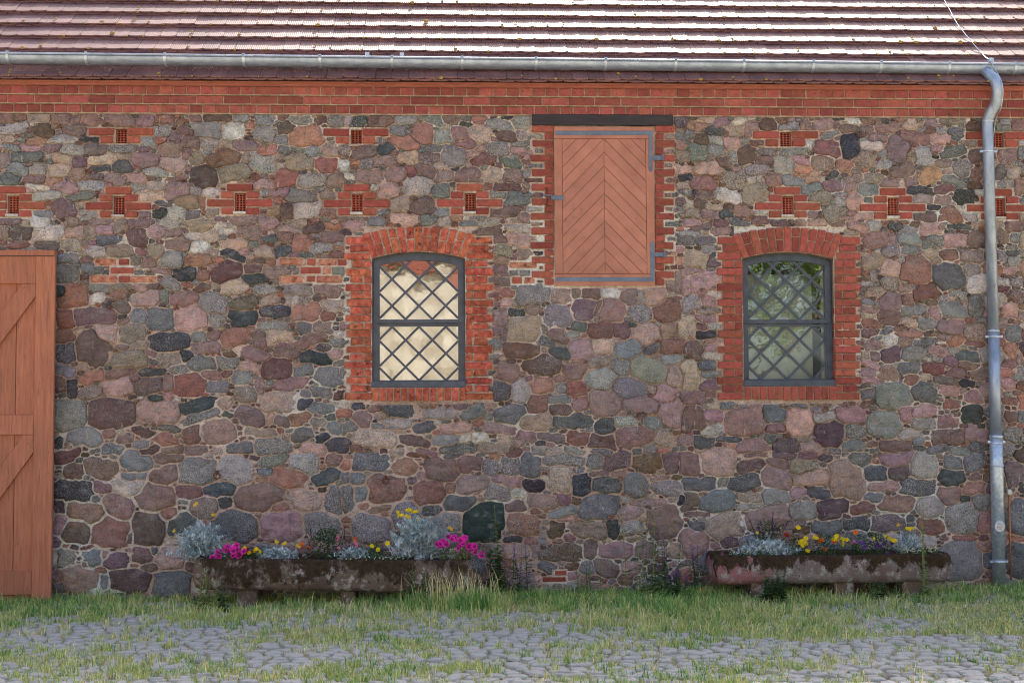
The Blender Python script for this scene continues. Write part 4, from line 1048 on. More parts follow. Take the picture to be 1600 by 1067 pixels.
def window(wi, w):
    X0, X1, ZB, _ = wrect(w['x0'], w['yp'], w['x1'], w['yb'])
    xm = (w['x0'] + w['x1']) / 2
    w['X0'], w['X1'], w['ZS'], w['ZP'], w['ZB'] = X0, X1, W(xm, w['ys']).z, W(xm, w['yp']).z, ZB
    worn = wi == 0
    surround(wi, w, worn)
    win = empty('window', parent=barn)
    YF = .055 if worn else .075
    fw = .055
    def arched(x0, x1, zb, dz, n=12):
        top = [(x, arch_z(w, x) - dz) for x in np.linspace(x1, x0, n + 1)]
        return [(x0, zb), (x1, zb)] + top
    e = .003
    MB().ring(arched(X0 + e, X1 - e, ZB + .05, e), arched(X0 + fw, X1 - fw, ZB + .075, fw * .75), YF, YF + .09).build('frame', M['frame_paint'], win)
    zmid = W(xm, 503.5).z
    # upper sash stands in front of the lower one
    gx0, gx1 = X0 + .07, X1 - .07
    us = arched(X0 + .018, X1 - .018, zmid - .005, .024); ui = arched(gx0, gx1, zmid + .03, .075)
    MB().ring(us, ui, YF - .012, YF + .03).build('sash', M['frame_paint'], win)
    ls = [(X0 + fw - .004, ZB + .06), (X1 - fw + .004, ZB + .06), (X1 - fw + .004, zmid - .012), (X0 + fw - .004, zmid - .012)]
    li = [(gx0, ZB + .072), (gx1, ZB + .072), (gx1, zmid - .035), (gx0, zmid - .035)]
    MB().ring(ls, li, YF + .008, YF + .04).build('sash', M['frame_paint'], win)
    MB().box(X0 - .002, X1 + .002, -.012, YF + .06, ZB + .004, ZB + .064).build('sill', M['frame_paint'], win, bevel=.004)
    # lattice bars and the lozenge panes between them
    sp = .2535
    for part, (zb, zt, yb) in enumerate(((zmid + .03, w['ZP'] - .07, YF + .004), (ZB + .072, zmid - .035, YF + .016))):
        conds = [(-1, 0, -gx0), (1, 0, gx1), (0, -1, -zb), (0, 1, zt)]
        if part == 0:
            # straight chords under the arch
            xs = np.linspace(gx0, gx1, 7)
            for a, b in zip(xs[:-1], xs[1:]):
                za, zb2 = arch_z(w, a) - .07, arch_z(w, b) - .07
                sl = (zb2 - za) / (b - a)
                conds.append((-sl, 1, za - sl * a))
        cxm = (gx0 + gx1) / 2; ph = zb + (.0 if part == 0 else .128)
        if part == 0: ph = zb + .128 + .002
        for sgn in (1, -1):
            for k in range(-8, 9):
                c = k * sp + (sp / 2 if part else 0)
                p, q = (cxm + c - 2 * sgn, ph - 2), (cxm + c + 2 * sgn, ph + 2)
                seg = clip_line(p, q, conds)
                if seg and math.dist(*seg) > .02:
                    MB().bar(seg[0], seg[1], .021, yb + (.001 if sgn > 0 else .002), yb + .016).build('muntin', M['frame_paint'], win)
        for i in range(-9, 10):
            for j in range(-9, 10):
                # lozenge centres
                off = sp / 2 if part else 0
                ux, uz = cxm + (i + j) * sp / 2, ph + (i - j) * sp / 2 + (sp / 2 if True else 0)
                ux += off
                poly = [(ux - sp / 2, uz), (ux, uz - sp / 2), (ux + sp / 2, uz), (ux, uz + sp / 2)]
                for a, b, c in conds:
                    poly = clip_poly(poly, a, b, c)
                    if len(poly) < 3: break
                if len(poly) < 3: continue
                ar = abs(sum(poly[t][0] * poly[(t + 1) % len(poly)][1] - poly[(t + 1) % len(poly)][0] * poly[t][1] for t in range(len(poly)))) / 2
                if ar < 3e-4: continue
                tx, tz = random.gauss(0, .006), random.gauss(0, .006)
                cx_, cz_ = sum(p[0] for p in poly) / len(poly), sum(p[1] for p in poly) / len(poly)
                vs = [(x, yb + .0125 + tx * (x - cx_) + tz * (z - cz_), z) for x, z in poly]
                a2 = sum(poly[t][0] * poly[(t + 1) % len(poly)][1] - poly[(t + 1) % len(poly)][0] * poly[t][1] for t in range(len(poly)))
                mesh_obj('pane', vs, [tuple(range(len(vs))) if a2 > 0 else tuple(range(len(vs) - 1, -1, -1))], M['glass'], win)
    # the room behind, with a half drawn blind
    mb = MB()
    rx0, rx1, rz0, rz1, ry0, ry1 = X0 - .5, X1 + .9, ZB - .6, w['ZP'] + .4, .30, 2.6
    mb.add([(rx0, ry1, rz0), (rx1, ry1, rz0), (rx1, ry1, rz1), (rx0, ry1, rz1), (rx0, ry0, rz0), (rx1, ry0, rz0), (rx1, ry0, rz1), (rx0, ry0, rz1)],
           [(0, 1, 2, 3), (0, 4, 5, 1), (3, 2, 6, 7), (0, 3, 7, 4), (1, 5, 6, 2)])
    mb.build('room_lining', M['dark_room'], win)
    mb = MB()       # inner reveal of the wall
    mb.box(X0 - .5, X0 - .002, .241, .30, rz0, rz1); mb.box(X1 + .002, X1 + .9, .241, .30, rz0, rz1)
    mb.box(X0 - .002, X1 + .002, .241, .30, w['ZP'] + .01, rz1); mb.box(X0 - .002, X1 + .002, .241, .30, rz0, ZB)
    mb.build('inner_reveal', M['dark_room'], win)
    bz = W(xm, 430, .2).z
    bx1 = X1 + .02 if worn else X0 + (X1 - X0) * .80
    nb = 24; vs, fs = [], []
    for k in range(nb + 1):
        x = X0 - .02 + (bx1 - X0 + .02) * k / nb
        y = .15 + .003 * math.sin(k * 1.3)
        vs += [(x, y, ZB + .02), (x, y, bz), (x, y + .004, ZB + .02), (x, y + .004, bz)]
    for k in range(nb):
        a, b = 4 * k, 4 * k + 4
        fs += [(a, b, b + 1, a + 1), (a + 2, a + 3, b + 3, b + 2), (a + 1, b + 1, b + 3, a + 3), (a, a + 2, b + 2, b)]
    mesh_obj('blind', vs, fs, M['blind_warm'] if worn else M['blind_cool'], win, True)
    if not worn:
        MB().box(X1 - .085, X1 - .02, .17, .2, ZB + .02, w['ZS'] + .03).build('curtain_edge', M['blind_cool'], win, bevel=.004)
    return win
for wi, w in enumerate(WINDOWS): window(wi, w)

# ------------------------------------------------------------------ loading shutter
for side in (0, 1):
    jm = MB()
    for ya, yb, long in SHJ:
        if side == 0:
            xl, _, za, zb = wrect(831 if long else 851, ya - 1, 866, yb + 1.2)
            jm.box(xl, W(866, ya).x - .003, -.004, .2, za, zb)
        else:
            _, xr, za, zb = wrect(1022, ya - 1, 1053 if long else 1037, yb + 1.2)
            jm.box(W(1022, ya).x + .006, xr, -.004, .2, za, zb)
    sj = jm.build('shutter_jamb', M['joint'], barn)
    for ya, yb, long in SHJ:
        if side == 0: brick_px((831 + random.gauss(0, .8) if long else 851, ya, 864.5, yb), -.018, M['brick'], sj)
        else: brick_px((1024, ya, (1053 if long else 1037) + random.gauss(0, .8), yb), -.018, M['brick'], sj)
q = wrect(831, 180, 1051, 197)
MB().box(q[0], q[1], -.03, .16, q[2], q[3]).build('lintel', M['lintel'], barn, bevel=.006)
YS = -.035
x0, x1, z0, z1 = wrect(866.5, 198.5, 1022.5, 446, YS)
shutter = MB().box(x0 + .004, x1 - .004, YS + .02, YS + .05, z0 + .004, z1 - .004).build('shutter', M['groove'], barn)
fx0, fx1, fz0, fz1 = wrect(879, 217, 1010, 428, YS)
def boardp(pts, name='plank', y=YS, d=.021, mat='shutter_paint', bev=.002):
    return MB().prism(pts, y, YS + d).build(name, M[mat], shutter, bevel=bev)
g = .0015
boardp([(x0, z0), (x1, z0), (x1, fz0 - g), (x0, fz0 - g)], 'frame_board')
boardp([(x0, fz1 + g), (x1, fz1 + g), (x1, z1), (x0, z1)], 'frame_board')
boardp([(x0, fz0 + g), (fx0 - g, fz0 + g), (fx0 - g, fz1 - g), (x0, fz1 - g)], 'frame_board')
boardp([(fx1 + g, fz0 + g), (x1, fz0 + g), (x1, fz1 - g), (fx1 + g, fz1 - g)], 'frame_board')
xm = (fx0 + fx1) / 2
pitch = 21.8 / 166
g2 = .0022
for side in (-1, 1):
    for k in range(-6, 13):
        zt = fz1 - k * pitch; zb = zt - pitch
        # board between two lines that fall at 45 degrees from the middle
        s = 1.02
        far = xm + side * 1.0
        poly = [(xm, zt - g2 * 1.0), (far, zt - g2 - s), (far, zb + g2 - s), (xm, zb + g2)]
        for a, b, c in ((-1, 0, -(fx0 + g2)), (1, 0, fx1 - g2), (0, -1, -(fz0 + g2)), (0, 1, fz1 - g2), (-side, 0, -side * (xm + side * g2 * .6))):
            poly = clip_poly(poly, a, b, c)
            if len(poly) < 3: break
        if len(poly) >= 3:
            ar = abs(sum(poly[t][0] * poly[(t + 1) % len(poly)][1] - poly[(t + 1) % len(poly)][0] * poly[t][1] for t in range(len(poly)))) / 2
            if ar > 2e-4: boardp(poly, 'plank', YS + .002)
def iron(px, name='strap', y=YS - .007, d=.006, par=None):
    return MB().prism([(W(a, b, YS).x, W(a, b, YS).z) for a, b in px], y, y + d).build(name, M['iron_blue'], par or shutter, bevel=.0015)
iron([(868, 205), (1019.5, 205), (1019.5, 266), (1016.5, 270), (1013.5, 266), (1013.5, 211.5), (868, 211.5)])
iron([(869, 433.5), (1016, 433.5), (1016, 381), (1019.5, 376), (1022.5, 381), (1022.5, 440), (869, 440)])
iron([(860.5, 306), (881, 306), (881, 312.5), (860.5, 312.5)], 'latch_strap')
for a, b in ((1020, 247), (1023, 398)):
    iron([(a, b - 3.5), (a + 13, b - 3), (a + 13, b + 3.5), (a, b + 3.5)], 'hinge_strap', YS - .008)
    p = W(a + 15, b, YS)
    MB().tube([(p.x, YS - .004, p.z - .028), (p.x, YS - .004, p.z + .028)], .013, 10).build('pintle', M['iron_blue'], shutter)
    MB().tube([(p.x, YS - .004, p.z - .02), (p.x + .02, -.0, p.z - .02), (p.x + .02, .05, p.z - .02)], .008, 8).build('pintle_pin', M['rust'], shutter)
for a, b in ((871, 208), (917, 208), (967, 208), (1016, 208), (872, 437), (922, 437), (970, 437), (1019, 437), (878, 309), (1016.5, 262), (1019, 383), (1019, 396), (1017, 245)):
    p = W(a, b, YS)
    MB().tube([(p.x, YS - .0068, p.z), (p.x, YS - .0098, p.z)], [.008, .006], 8).build('bolt', M['iron_blue'], shutter)
p = W(856, 307, YS)
MB().tube(smooth_path([(p.x - .012, .01, p.z + .08), (p.x - .012, -.055, p.z + .075), (p.x - .006, -.062, p.z), (p.x - .012, -.055, p.z - .07), (p.x - .012, .01, p.z - .075)], 5), .0085, 8).build('staple', M['rust'], shutter, smooth=True)
MB().tube([(p.x - .05, -.07, p.z + .006), (p.x + .035, -.06, p.z + .004)], .008, 8).build('latch_pin', M['iron_blue'], shutter)

# ------------------------------------------------------------------ barn door leaf folded back against the wall
YD = -.20
dx0, dx1, dz0, dz1 = wrect(-110, 398, 83, 929, YD)
dz0 = .02
def dpx(x, y): p = W(x, y, YD); return p.x, p.z
door = empty('door', parent=barn)
bx = [dx0, W(-65, 600, YD).x, W(-22, 600, YD).x, W(22.5, 600, YD).x, W(56, 600, YD).x]
for a, b in zip(bx, bx[1:] + [dx1]):
    MB().box(a + .002, b - .002, YD + .032, YD + .055, dz0, dz1).build('plank', M['door_paint'], door, bevel=.003)
ws = dx1 - W(53.5, 600, YD).x
def rail(px_a, px_b, name='rail'):
    za, zb = W(40, px_a, YD).z, W(40, px_b, YD).z
    return MB().box(dx0 + ws + .001, dx1 - ws - .001, YD + .002, YD + .031, zb, za).build(name, M['door_paint'], door, bevel=.004)
MB().box(dx1 - ws, dx1, YD, YD + .031, dz0, dz1).build('stile', M['door_paint'], door, bevel=.004)
MB().box(dx0, dx0 + ws, YD, YD + .031, dz0, dz1).build('stile', M['door_paint'], door, bevel=.004)
rail(398, 443); rail(648, 679); rail(892, 929)
def brace(xa, ya, xb, yb, w=.165):
    zt, zb = (W(40, 443, YD).z, W(40, 648, YD).z) if ya < 600 else (W(40, 679, YD).z, W(40, 892, YD).z)
    p, q = dpx(xa, ya), dpx(xb, yb)
    dx, dz = q[0] - p[0], q[1] - p[1]; l = math.hypot(dx, dz); nx, nz = -dz / l * w / 2, dx / l * w / 2
    poly = [(p[0] - nx, p[1] - nz), (q[0] - nx, q[1] - nz), (q[0] + nx, q[1] + nz), (p[0] + nx, p[1] + nz)]
    for a, b, c in ((1, 0, dx1 - ws - .0015), (-1, 0, -(dx0 + ws + .0015)), (0, 1, zt - .0015), (0, -1, -(zb + .0015))): poly = clip_poly(poly, a, b, c)
    MB().prism(poly, YD + .004, YD + .031).build('brace', M['door_paint'], door, bevel=.004)
brace(65, 426, -115, 668); brace(65, 664, -115, 912)
q = wrect(-112, 391, 85.5, 399.5, YD)
MB().box(q[0], q[1], YD - .012, YD + .075, q[2], q[3]).build('cap_board', M['door_paint'], door, bevel=.004)
MB().box(q[0] + .004, q[1] - .004, YD - .007, YD + .07, q[2] - .006, q[2] + .001).build('cap_seam', M['lintel'], door)
for a, b in ((4, 427), (41, 427), (37, 449), (2, 664), (40, 664), (43, 693), (27, 693), (36, 903), (8, 912), (75, 738)):
    p = W(a, b, YD)
    MB().tube([(p.x, YD + .003, p.z), (p.x, YD - .003, p.z)], [.009, .007], 8).build('bolt', M['door_paint'], door)
for z in (.5, 2.6):
    MB().box(dx0 - .02, dx0 + .3, YD - .005, YD - .0005, z - .03, z + .03).build('hinge', M['iron_blue'], door, bevel=.002)
    MB().tube([(dx0 - .02, YD + .03, z - .05), (dx0 - .02, YD + .03, z + .05)], .016, 10).build('hinge_knuckle', M['iron_blue'], door)
    MB().box(dx0 - .045, dx0 + .005, YD + .03, .05, z - .012, z + .012).build('pintle', M['iron_blue'], door)

# iron tethering eyes let into the wall
for x, y in ((603, 745), (340, 737)):
    p = W(x, y, -.03)
    hook = MB().tube(smooth_path([(p.x, .03, p.z), (p.x, -.05, p.z + .004), (p.x + .004, -.075, p.z - .02)], 4), .011, 8).build('tether_eye', M['rust'], barn, smooth=True)
    ring = [(p.x + .03 * math.sin(t), -.068 - .012 * math.cos(t), p.z - .028 - .03 * (1 - math.cos(t)) * .9 + .02) for t in np.linspace(0, 2 * math.pi, 15)]
    MB().tube(ring, .0055, 8, False).build('ring', M['rust'], hook, smooth=True)

# ------------------------------------------------------------------ stone troughs
def trough_material(name, base, base2, moss, thr, zmid, grow, pink_x=None):
    m, nt, b = new_mat(name)
    v = pos_vec(nt)
    c = ramp(nt, tex_noise(nt, v, 5, 5, .65), [(.32, base), (.66, base2)])
    if pink_x is not None:
        sx_ = nt.nodes.new('ShaderNodeSeparateXYZ'); nt.links.new(v, sx_.inputs[0])
        edge = mth(nt, 'ADD', mth(nt, 'SUBTRACT', sx_.outputs[0], pink_x), mth(nt, 'MULTIPLY', tex_noise(nt, v, 3, 4), .8))
        c = mixc(nt, ramp(nt, edge, [(.35, gray(1)), (.5, gray(0))]), c, S(150, 104, 104, K))      # vein of reddish granite
    pale = ramp(nt, tex_noise(nt, v, 11, 7, .78), [(.52, gray(0)), (.6, gray(.85))])
    c = mixc(nt, pale, c, S(170, 164, 156, K))
    sp_ = nt.nodes.new('ShaderNodeSeparateXYZ'); nt.links.new(v, sp_.inputs[0])
    rim = mth(nt, 'MULTIPLY', mth(nt, 'SUBTRACT', sp_.outputs[2], zmid), grow)      # moss hangs down from the damp rim
    mf = ramp(nt, mth(nt, 'ADD', tex_noise(nt, pos_vec(nt, (1.3, 1, .9)), 4.6, 8, .74), rim), [(thr, gray(0)), (thr + .06, gray(1))])
    mc = ramp(nt, tex_noise(nt, v, 22, 5, .7), [(.35, moss), (.62, S(70, 54, 38, K)), (.78, S(104, 88, 62, K))])
    c = mixc(nt, mf, c, mc)
    nt.links.new(c, b.inputs['Base Color'])
    b.inputs['Roughness'].default_value = .92
    b.inputs['Specular IOR Level'].default_value = .2
    h = mth(nt, 'ADD', mth(nt, 'MULTIPLY', tex_noise(nt, v, 14, 6, .72), 2), mth(nt, 'MULTIPLY', mf, .35))
    bump(nt, b, mth(nt, 'ADD', h, tex_noise(nt, v, 120, 3)), .9, .014)
    return m
M['trough_dark'] = trough_material('mossy_granite', S(92, 76, 64, K), S(118, 100, 86, K), S(48, 37, 27, K), .5, .26, .5)
M['trough_pale'] = trough_material('lichened_granite', S(112, 92, 86, K), S(132, 122, 116, K), S(48, 37, 27, K), .5, .29, 1.3, W(1190, 890, -.66).x)
M['soil'] = pm('potting_soil', S(44, 36, 28, K), S(64, 54, 42, K), 20, .95, 60, .8, .02, 0)

def trough(x0, x1, yt, yb, Yf, depth, mat, label, round_end, tilt=0.0):
    a, b = W(x0, (yt + yb) / 2, Yf).x, W(x1, (yt + yb) / 2, Yf).x
    zt, zb = W((x0 + x1) / 2, yt, Yf).z, W((x0 + x1) / 2, yb, Yf).z
    root = empty('stone_trough', ((a + b) / 2, Yf + depth / 2, 0))
    tag(root, label, 'trough', 'granite troughs along the barn wall')
    L, D = (b - a) / 2, depth / 2
    def outline(inset, n=88):
        pts = []
        for k in range(n):
            t = 2 * math.pi * k / n
            ex = .12 if not round_end else .16
            cx, sy = math.cos(t), math.sin(t)
            x = math.copysign(abs(cx) ** ex, cx) * (L - inset); y = math.copysign(abs(sy) ** ex, sy) * (D - inset)
            # keep points evenly along the long sides
            u = k / n * 4
            if u < 1: x, y = (L - inset), (-1 + 2 * u) * (D - inset)
            elif u < 2: x, y = (1 - 2 * (u - 1)) * (L - inset), (D - inset)
            elif u < 3: x, y = -(L - inset), (1 - 2 * (u - 2)) * (D - inset)
            else: x, y = (-1 + 2 * (u - 3)) * (L - inset), -(D - inset)
            r = round_end
            for sx in (-1, 1):
                for sy2 in (-1, 1):
                    ccx, ccy = sx * (L - inset - r), sy2 * (D - inset - r)
                    if sx * (x - ccx) > 0 and sy2 * (y - ccy) > 0:
                        l = math.hypot(x - ccx, y - ccy)
                        if l > r: x, y = ccx + (x - ccx) * r / l, ccy + (y - ccy) * r / l
            pts.append((x, y))
        return pts
    rings = [(.05, zb), (.012, zb + .03), (0, zb + (zt - zb) * .3), (-.004, zb + (zt - zb) * .55), (.0, zb + (zt - zb) * .8), (.004, zt - .02), (.018, zt), (.07, zt - .002), (.085, zt - .03), (.09, zt - .10)]
    V, F = [], []
    n = 88
    for ins, z in rings:
        for x, y in outline(ins):
            p = Vector((x * 2.2, y * 2.2, z * 5 + x0))
            d = mnoise.noise(p) * .012 + mnoise.noise(p * 4) * .005
            l = math.hypot(x, y) or 1
            sag = -tilt * x / L
            V.append((x + d * x / l, y + d * (1 if y > 0 else -1), z + sag + mnoise.noise(p * 1.7 + Vector((9, 0, 0))) * .010 + (mnoise.noise(Vector((x * 3, 4.2, 0))) * .014 if z < zb + .02 else 0)))
    for r in range(len(rings) - 1):
        for k in range(n):
            F.append((r * n + k, r * n + (k + 1) % n, (r + 1) * n + (k + 1) % n, (r + 1) * n + k))
    F.append(tuple(range(n - 1, -1, -1)))
    basin = mesh_obj('basin', V, F, mat, root, True)
    sv = [(x, y, zt - .035 - tilt * x / L + random.gauss(0, .006)) for x, y in outline(.084)]
    mesh_obj('soil', sv + [(0, 0, zt - .02)], [(k, (k + 1) % n, n) for k in range(n)], M['soil'], root, True)
    for bxx in (-L * .62, L * .1, L * .68):
        w = random.uniform(.06, .1)
        o = MB().box(-w, w, -D * .8, D * .8, 0, zb + .012).build('support_block', M['trough_dark'], root, bevel=.012)
        o.location = (bxx, 0.02, 0)
    return dict(root=root, x0=a, x1=b, zt=zt, Yf=Yf, Yb=Yf + depth, zb=zb)
T1 = trough(300, 738, 874, 924, -.72, .55, M['trough_dark'], 'dark mossy granite trough of magenta petunias beside the barn door', .05, .022)
T2 = trough(1119, 1489, 867, 911, -.66, .52, M['trough_pale'], 'pale lichened granite trough of yellow marigolds beside the downpipe', .07)

# ------------------------------------------------------------------ leaves and flowers
class Leaves:
    """many small folded leaves gathered into one mesh"""
    def __init__(self): self.V, self.F, self.C, self.n = [], [], [], 0
    def leaf(self, p, d, length, width, col, fold=.25, droop=0.0):
        p, d = np.array(p, float), np.array(d, float); d /= np.linalg.norm(d) + 1e-9
        side = np.cross(d, [0, 0, 1.0])
        if np.linalg.norm(side) < .1: side = np.array([math.cos(random.random() * 6.3), math.sin(random.random() * 6.3), 0])
        side /= np.linalg.norm(side); upv = np.cross(side, d)
        mid = p + d * length * .5
        tip = p + d * length - np.array([0, 0, droop * length])
        l = mid + side * width / 2 + upv * width * fold; r = mid - side * width / 2 + upv * width * fold
        self.V += [p, l, tip, r]
        self.F += [(self.n, self.n + 1, self.n + 2), (self.n, self.n + 2, self.n + 3)]
        c = np.array(col[:3]) * random.uniform(.75, 1.25)
        self.C += [(*c, 1)] * 4
        self.n += 4
    def blade(self, p, d, length, width, col, bend=.3):
        p, d = np.array(p, float), np.array(d, float); d /= np.linalg.norm(d) + 1e-9
        h = np.array([d[0], d[1], 0]); side = np.cross(d, [0.2, 0.9, .1]); side /= np.linalg.norm(side) + 1e-9
        m = p + d * length * .55
        t = p + d * length + h * bend * length - np.array([0, 0, bend * length * .3])
        s = side * width / 2
        self.V += [p - s, p + s, m + s * .8, m - s * .8, t]
        self.F += [(self.n, self.n + 1, self.n + 2), (self.n, self.n + 2, self.n + 3), (self.n + 3, self.n + 2, self.n + 4)]
        c = np.array(col[:3]) * random.uniform(.75, 1.25)
        self.C += [(*c, 1)] * 5
        self.n += 5
    def build(self, name, parent=None, mat='leaf'):
        return np_mesh(name, np.array(self.V), np.array(self.F), M[mat], parent, False, np.array(self.C))

SILVER, SILVER2 = S(172, 182, 184, 1.75), S(134, 148, 148, 1.6)
GREEN, DKGREEN, YGREEN = S(84, 108, 60, 1.6), S(54, 80, 46, 1.6), S(134, 144, 82, 1.6)
def udir(zlo=0.0, zhi=1.0):
    t = random.random() * 2 * math.pi; z = random.uniform(zlo, zhi); r = math.sqrt(max(0, 1 - z * z))
    return np.array([math.cos(t) * r, math.sin(t) * r, z])

def flower_mesh(name, col, eye, petals, lobe, depth, rings=2):
    """open flower facing local +z, radius 1"""
    V, F, C = [(0, 0, -depth)], [], [eye]
    n = petals * 4
    for r_i in range(1, rings + 1):
        f = r_i / rings
        for k in range(n):
            t = 2 * math.pi * k / n
            rad = f * (1 - lobe * (.5 + .5 * math.cos(petals * t)) * f)
            V.append((math.cos(t) * rad, math.sin(t) * rad, -depth * (1 - f) ** 1.5 + .08 * math.sin(petals * t * 2) * f))
            C.append(eye if f < .35 else tuple(np.array(col) * (.8 + .3 * f)))
    for k in range(n): F.append((0, 1 + k, 1 + (k + 1) % n))
    for r_i in range(rings - 1):
        for k in range(n):
            a, b = 1 + r_i * n + k, 1 + r_i * n + (k + 1) % n
            F += [(a, a + n, b + n), (a, b + n, b)]
    return V, F, [(c[0], c[1], c[2], 1) for c in C]
def flower_data(name, *a, layers=1):
    V, F, C = [], [], []
    for l in range(layers):
        v, f, c = flower_mesh(name, *a)
        n = len(V); s = 1 - .3 * l; rot = l * .5
        V += [((x * math.cos(rot) - y * math.sin(rot)) * s, (x * math.sin(rot) + y * math.cos(rot)) * s, z * s + l * .16) for x, y, z in v]
        F += [tuple(i + n for i in q) for q in f]; C += c
    o = np_mesh(name, np.array(V), np.array(F), M['leaf'], None, True, np.array(C))
    me = o.data; bpy.data.objects.remove(o)
    return me
PETUNIA = flower_data('petunia_bloom', S(204, 40, 140, 1.7), S(120, 20, 84, 1.5), 5, .22, .45, 3)
MARI_Y = flower_data('marigold_bloom', S(236, 176, 20, 1.7), S(200, 120, 10, 1.6), 8, .16, .12, 2, layers=3)
MARI_O = flower_data('orange_marigold_bloom', S(206, 96, 22, 1.6), S(150, 50, 14, 1.6), 8, .16, .12, 2, layers=3)
RED_B = flower_data('red_bloom', S(132, 30, 24, 1.5), S(90, 16, 16, 1.5), 7, .18, .15, 2, layers=2)
PINK_B = flower_data('pink_bloom', S(206, 110, 150, 1.5), S(170, 70, 90, 1.5), 6, .2, .15, 2, layers=2)
VIOLET_B = flower_data('violet_bloom', S(92, 58, 118, 1.6), S(50, 30, 70, 1.6), 5, .25, .2, 2)
WHITE_B = flower_data('white_bloom', S(214, 214, 206, 1.2), S(190, 180, 90, 1.2), 5, .3, .1, 2)
BUD_Y = flower_data('yellow_bud', S(206, 170, 50, 1.6), S(170, 130, 30, 1.6), 6, .2, .0, 2, layers=2)

def flower(root, me, p, size, name='flower'):
    """p is local to the plant; blooms look towards the courtyard and up"""
    d = Vector((random.gauss(0, .35), -1 + random.gauss(0, .2), random.uniform(.1, .9))).normalized()
    o = data_obj(name, me, root, p, (size, size, size))
    o.rotation_euler = d.to_track_quat('Z', 'Y').to_euler()
    return o

def plant_root(name, loc, label, cat, group):
    return tag(empty(name, loc), label, cat, group)

def at_trough(T, x, y, frac=.4):
    """foot of a plant on the soil of a trough under this picture column, and the point straight above it at this height"""
    Y = T['Yf'] + .08 + frac * (T['Yb'] - T['Yf'] - .16)
    p = W(x, y, Y)
    return Vector((p.x, Y, T['zt'] - .03)), p.z

G1, G2 = 'plants in the mossy trough', 'plants in the lichened trough'
def dusty_miller(T, x, ytop, wpx, label, group, frac=.4, n=150, buds=(), dens=1.0):
    foot, zt = at_trough(T, x, ytop, frac)
    root = plant_root('silver_ragwort', foot, label, 'plant', group)
    H = zt - foot.z; Wd = wpx / 172 / 2
    L = Leaves()
    for _ in range(int(n * 1.7)):
        d = udir(-.12, .95)
        ux = max(-1, min(1, random.gauss(0, .45)))
        p0 = np.array([ux * Wd * .85, random.uniform(-.5, .5) * .16, random.uniform(0.02, .85) * H * (1 - .6 * ux * ux)])
        ln = random.uniform(.055, .1) * min(1.2, max(.6, H / .22))
        col = random.choice([SILVER, SILVER, SILVER2])
        L.blade(p0, d, ln, .007, col, .1)
        # lobes along the rib
        side = np.cross(d, udir(-.3, .3)); side /= np.linalg.norm(side) + 1e-9
        for t in (.3, .5, .7, .88):
            for s in (-1, 1):
                L.leaf(p0 + d * ln * t, d * .55 + side * s * .8, ln * (.46 - .2 * abs(t - .5)), .0135, col, .1)
        L.leaf(p0 + d * ln * .9, d, ln * .3, .011, col, .1)
    for _ in range(8):
        a = np.array([random.uniform(-.6, .6) * Wd, random.uniform(-.05, .05), 0]); L.blade(a, [random.gauss(0, .2), random.gauss(0, .2), 1], H * .8, .008, SILVER2, .1)
    for bx_, by_, _n in buds:
        f2, bz = at_trough(T, bx_, by_, frac)
        q = Vector((f2.x - foot.x, 0, bz - foot.z))
        L.blade((q.x * .5, 0, H * .3), (q.x * .5, 0, q.z - H * .3), math.dist((q.x * .5, H * .3), (q.x, q.z)), .007, SILVER, .0)
    L.build('foliage', root)
    for bx_, by_, nn in buds:
        f2, bz = at_trough(T, bx_, by_, frac)
        q = Vector((f2.x - foot.x, 0, bz - foot.z))
        for _ in range(nn):
            flower(root, BUD_Y if nn < 4 else MARI_Y, q + Vector((random.gauss(0, .016), random.gauss(0, .01), random.gauss(0, .008))), random.uniform(.012, .019))
    return root

def bushy(T, x, ytop, wpx, label, group, cols, kind, blooms=(), frac=.3, n=260, leaf=(.03, .016), spikes=None, cat='plant', foot=None, H=None, Wd=None, name=None, size=.022):
    if foot is None:
        foot, zt = at_trough(T, x, ytop, frac); H = zt - foot.z; Wd = wpx / 172 / 2
    root = plant_root(name or kind, foot, label, cat, group)
    L = Leaves()
    for _ in range(n):
        u, v = random.gauss(0, .42), random.gauss(0, .4)
        h = random.random() ** .8 * H * max(.25, 1 - .55 * u * u)
        L.leaf((u * Wd, v * min(.14, Wd), h), udir(-.2, .9), leaf[0] * random.uniform(.6, 1.3), leaf[1] * random.uniform(.7, 1.3), random.choice(cols), .2, .15)
    for _ in range(14):
        a = np.array([random.gauss(0, .3) * Wd, random.gauss(0, .03), 0])
        L.blade(a, [random.gauss(0, .25), random.gauss(0, .2), 1], H * random.uniform(.5, .9), .006, cols[0], .1)
    if spikes:
        col, cnt, ln = spikes
        for _ in range(cnt):
            b = np.array([random.gauss(0, .42) * Wd, random.gauss(0, .04), H * random.uniform(.45, .75)])
            d = np.array([b[0] / Wd * .55 + random.gauss(0, .15), random.gauss(0, .2), 1]); d /= np.linalg.norm(d)
            l = ln * random.uniform(.6, 1.2)
            L.blade(b, d, l, .006, tuple(np.array(col) * .6), .05)
            for t in np.linspace(.35, 1, 11):
                for _k in range(2): L.leaf(b + d * l * t, udir(-.2, .7), .014, .009, col, .1)
    L.build('foliage', root)
    for me, bx_, by_, nn, spread, sz in blooms:
        for _ in range(nn):
            f2, bz = at_trough(T, bx_ + random.gauss(0, spread), by_ + random.gauss(0, spread * .55), max(0, frac - .18)) if T else (None, None)
            flower(root, me, Vector((f2.x - foot.x, -.04 + random.gauss(0, .015), bz - foot.z)), sz * random.uniform(.8, 1.15))
    return root

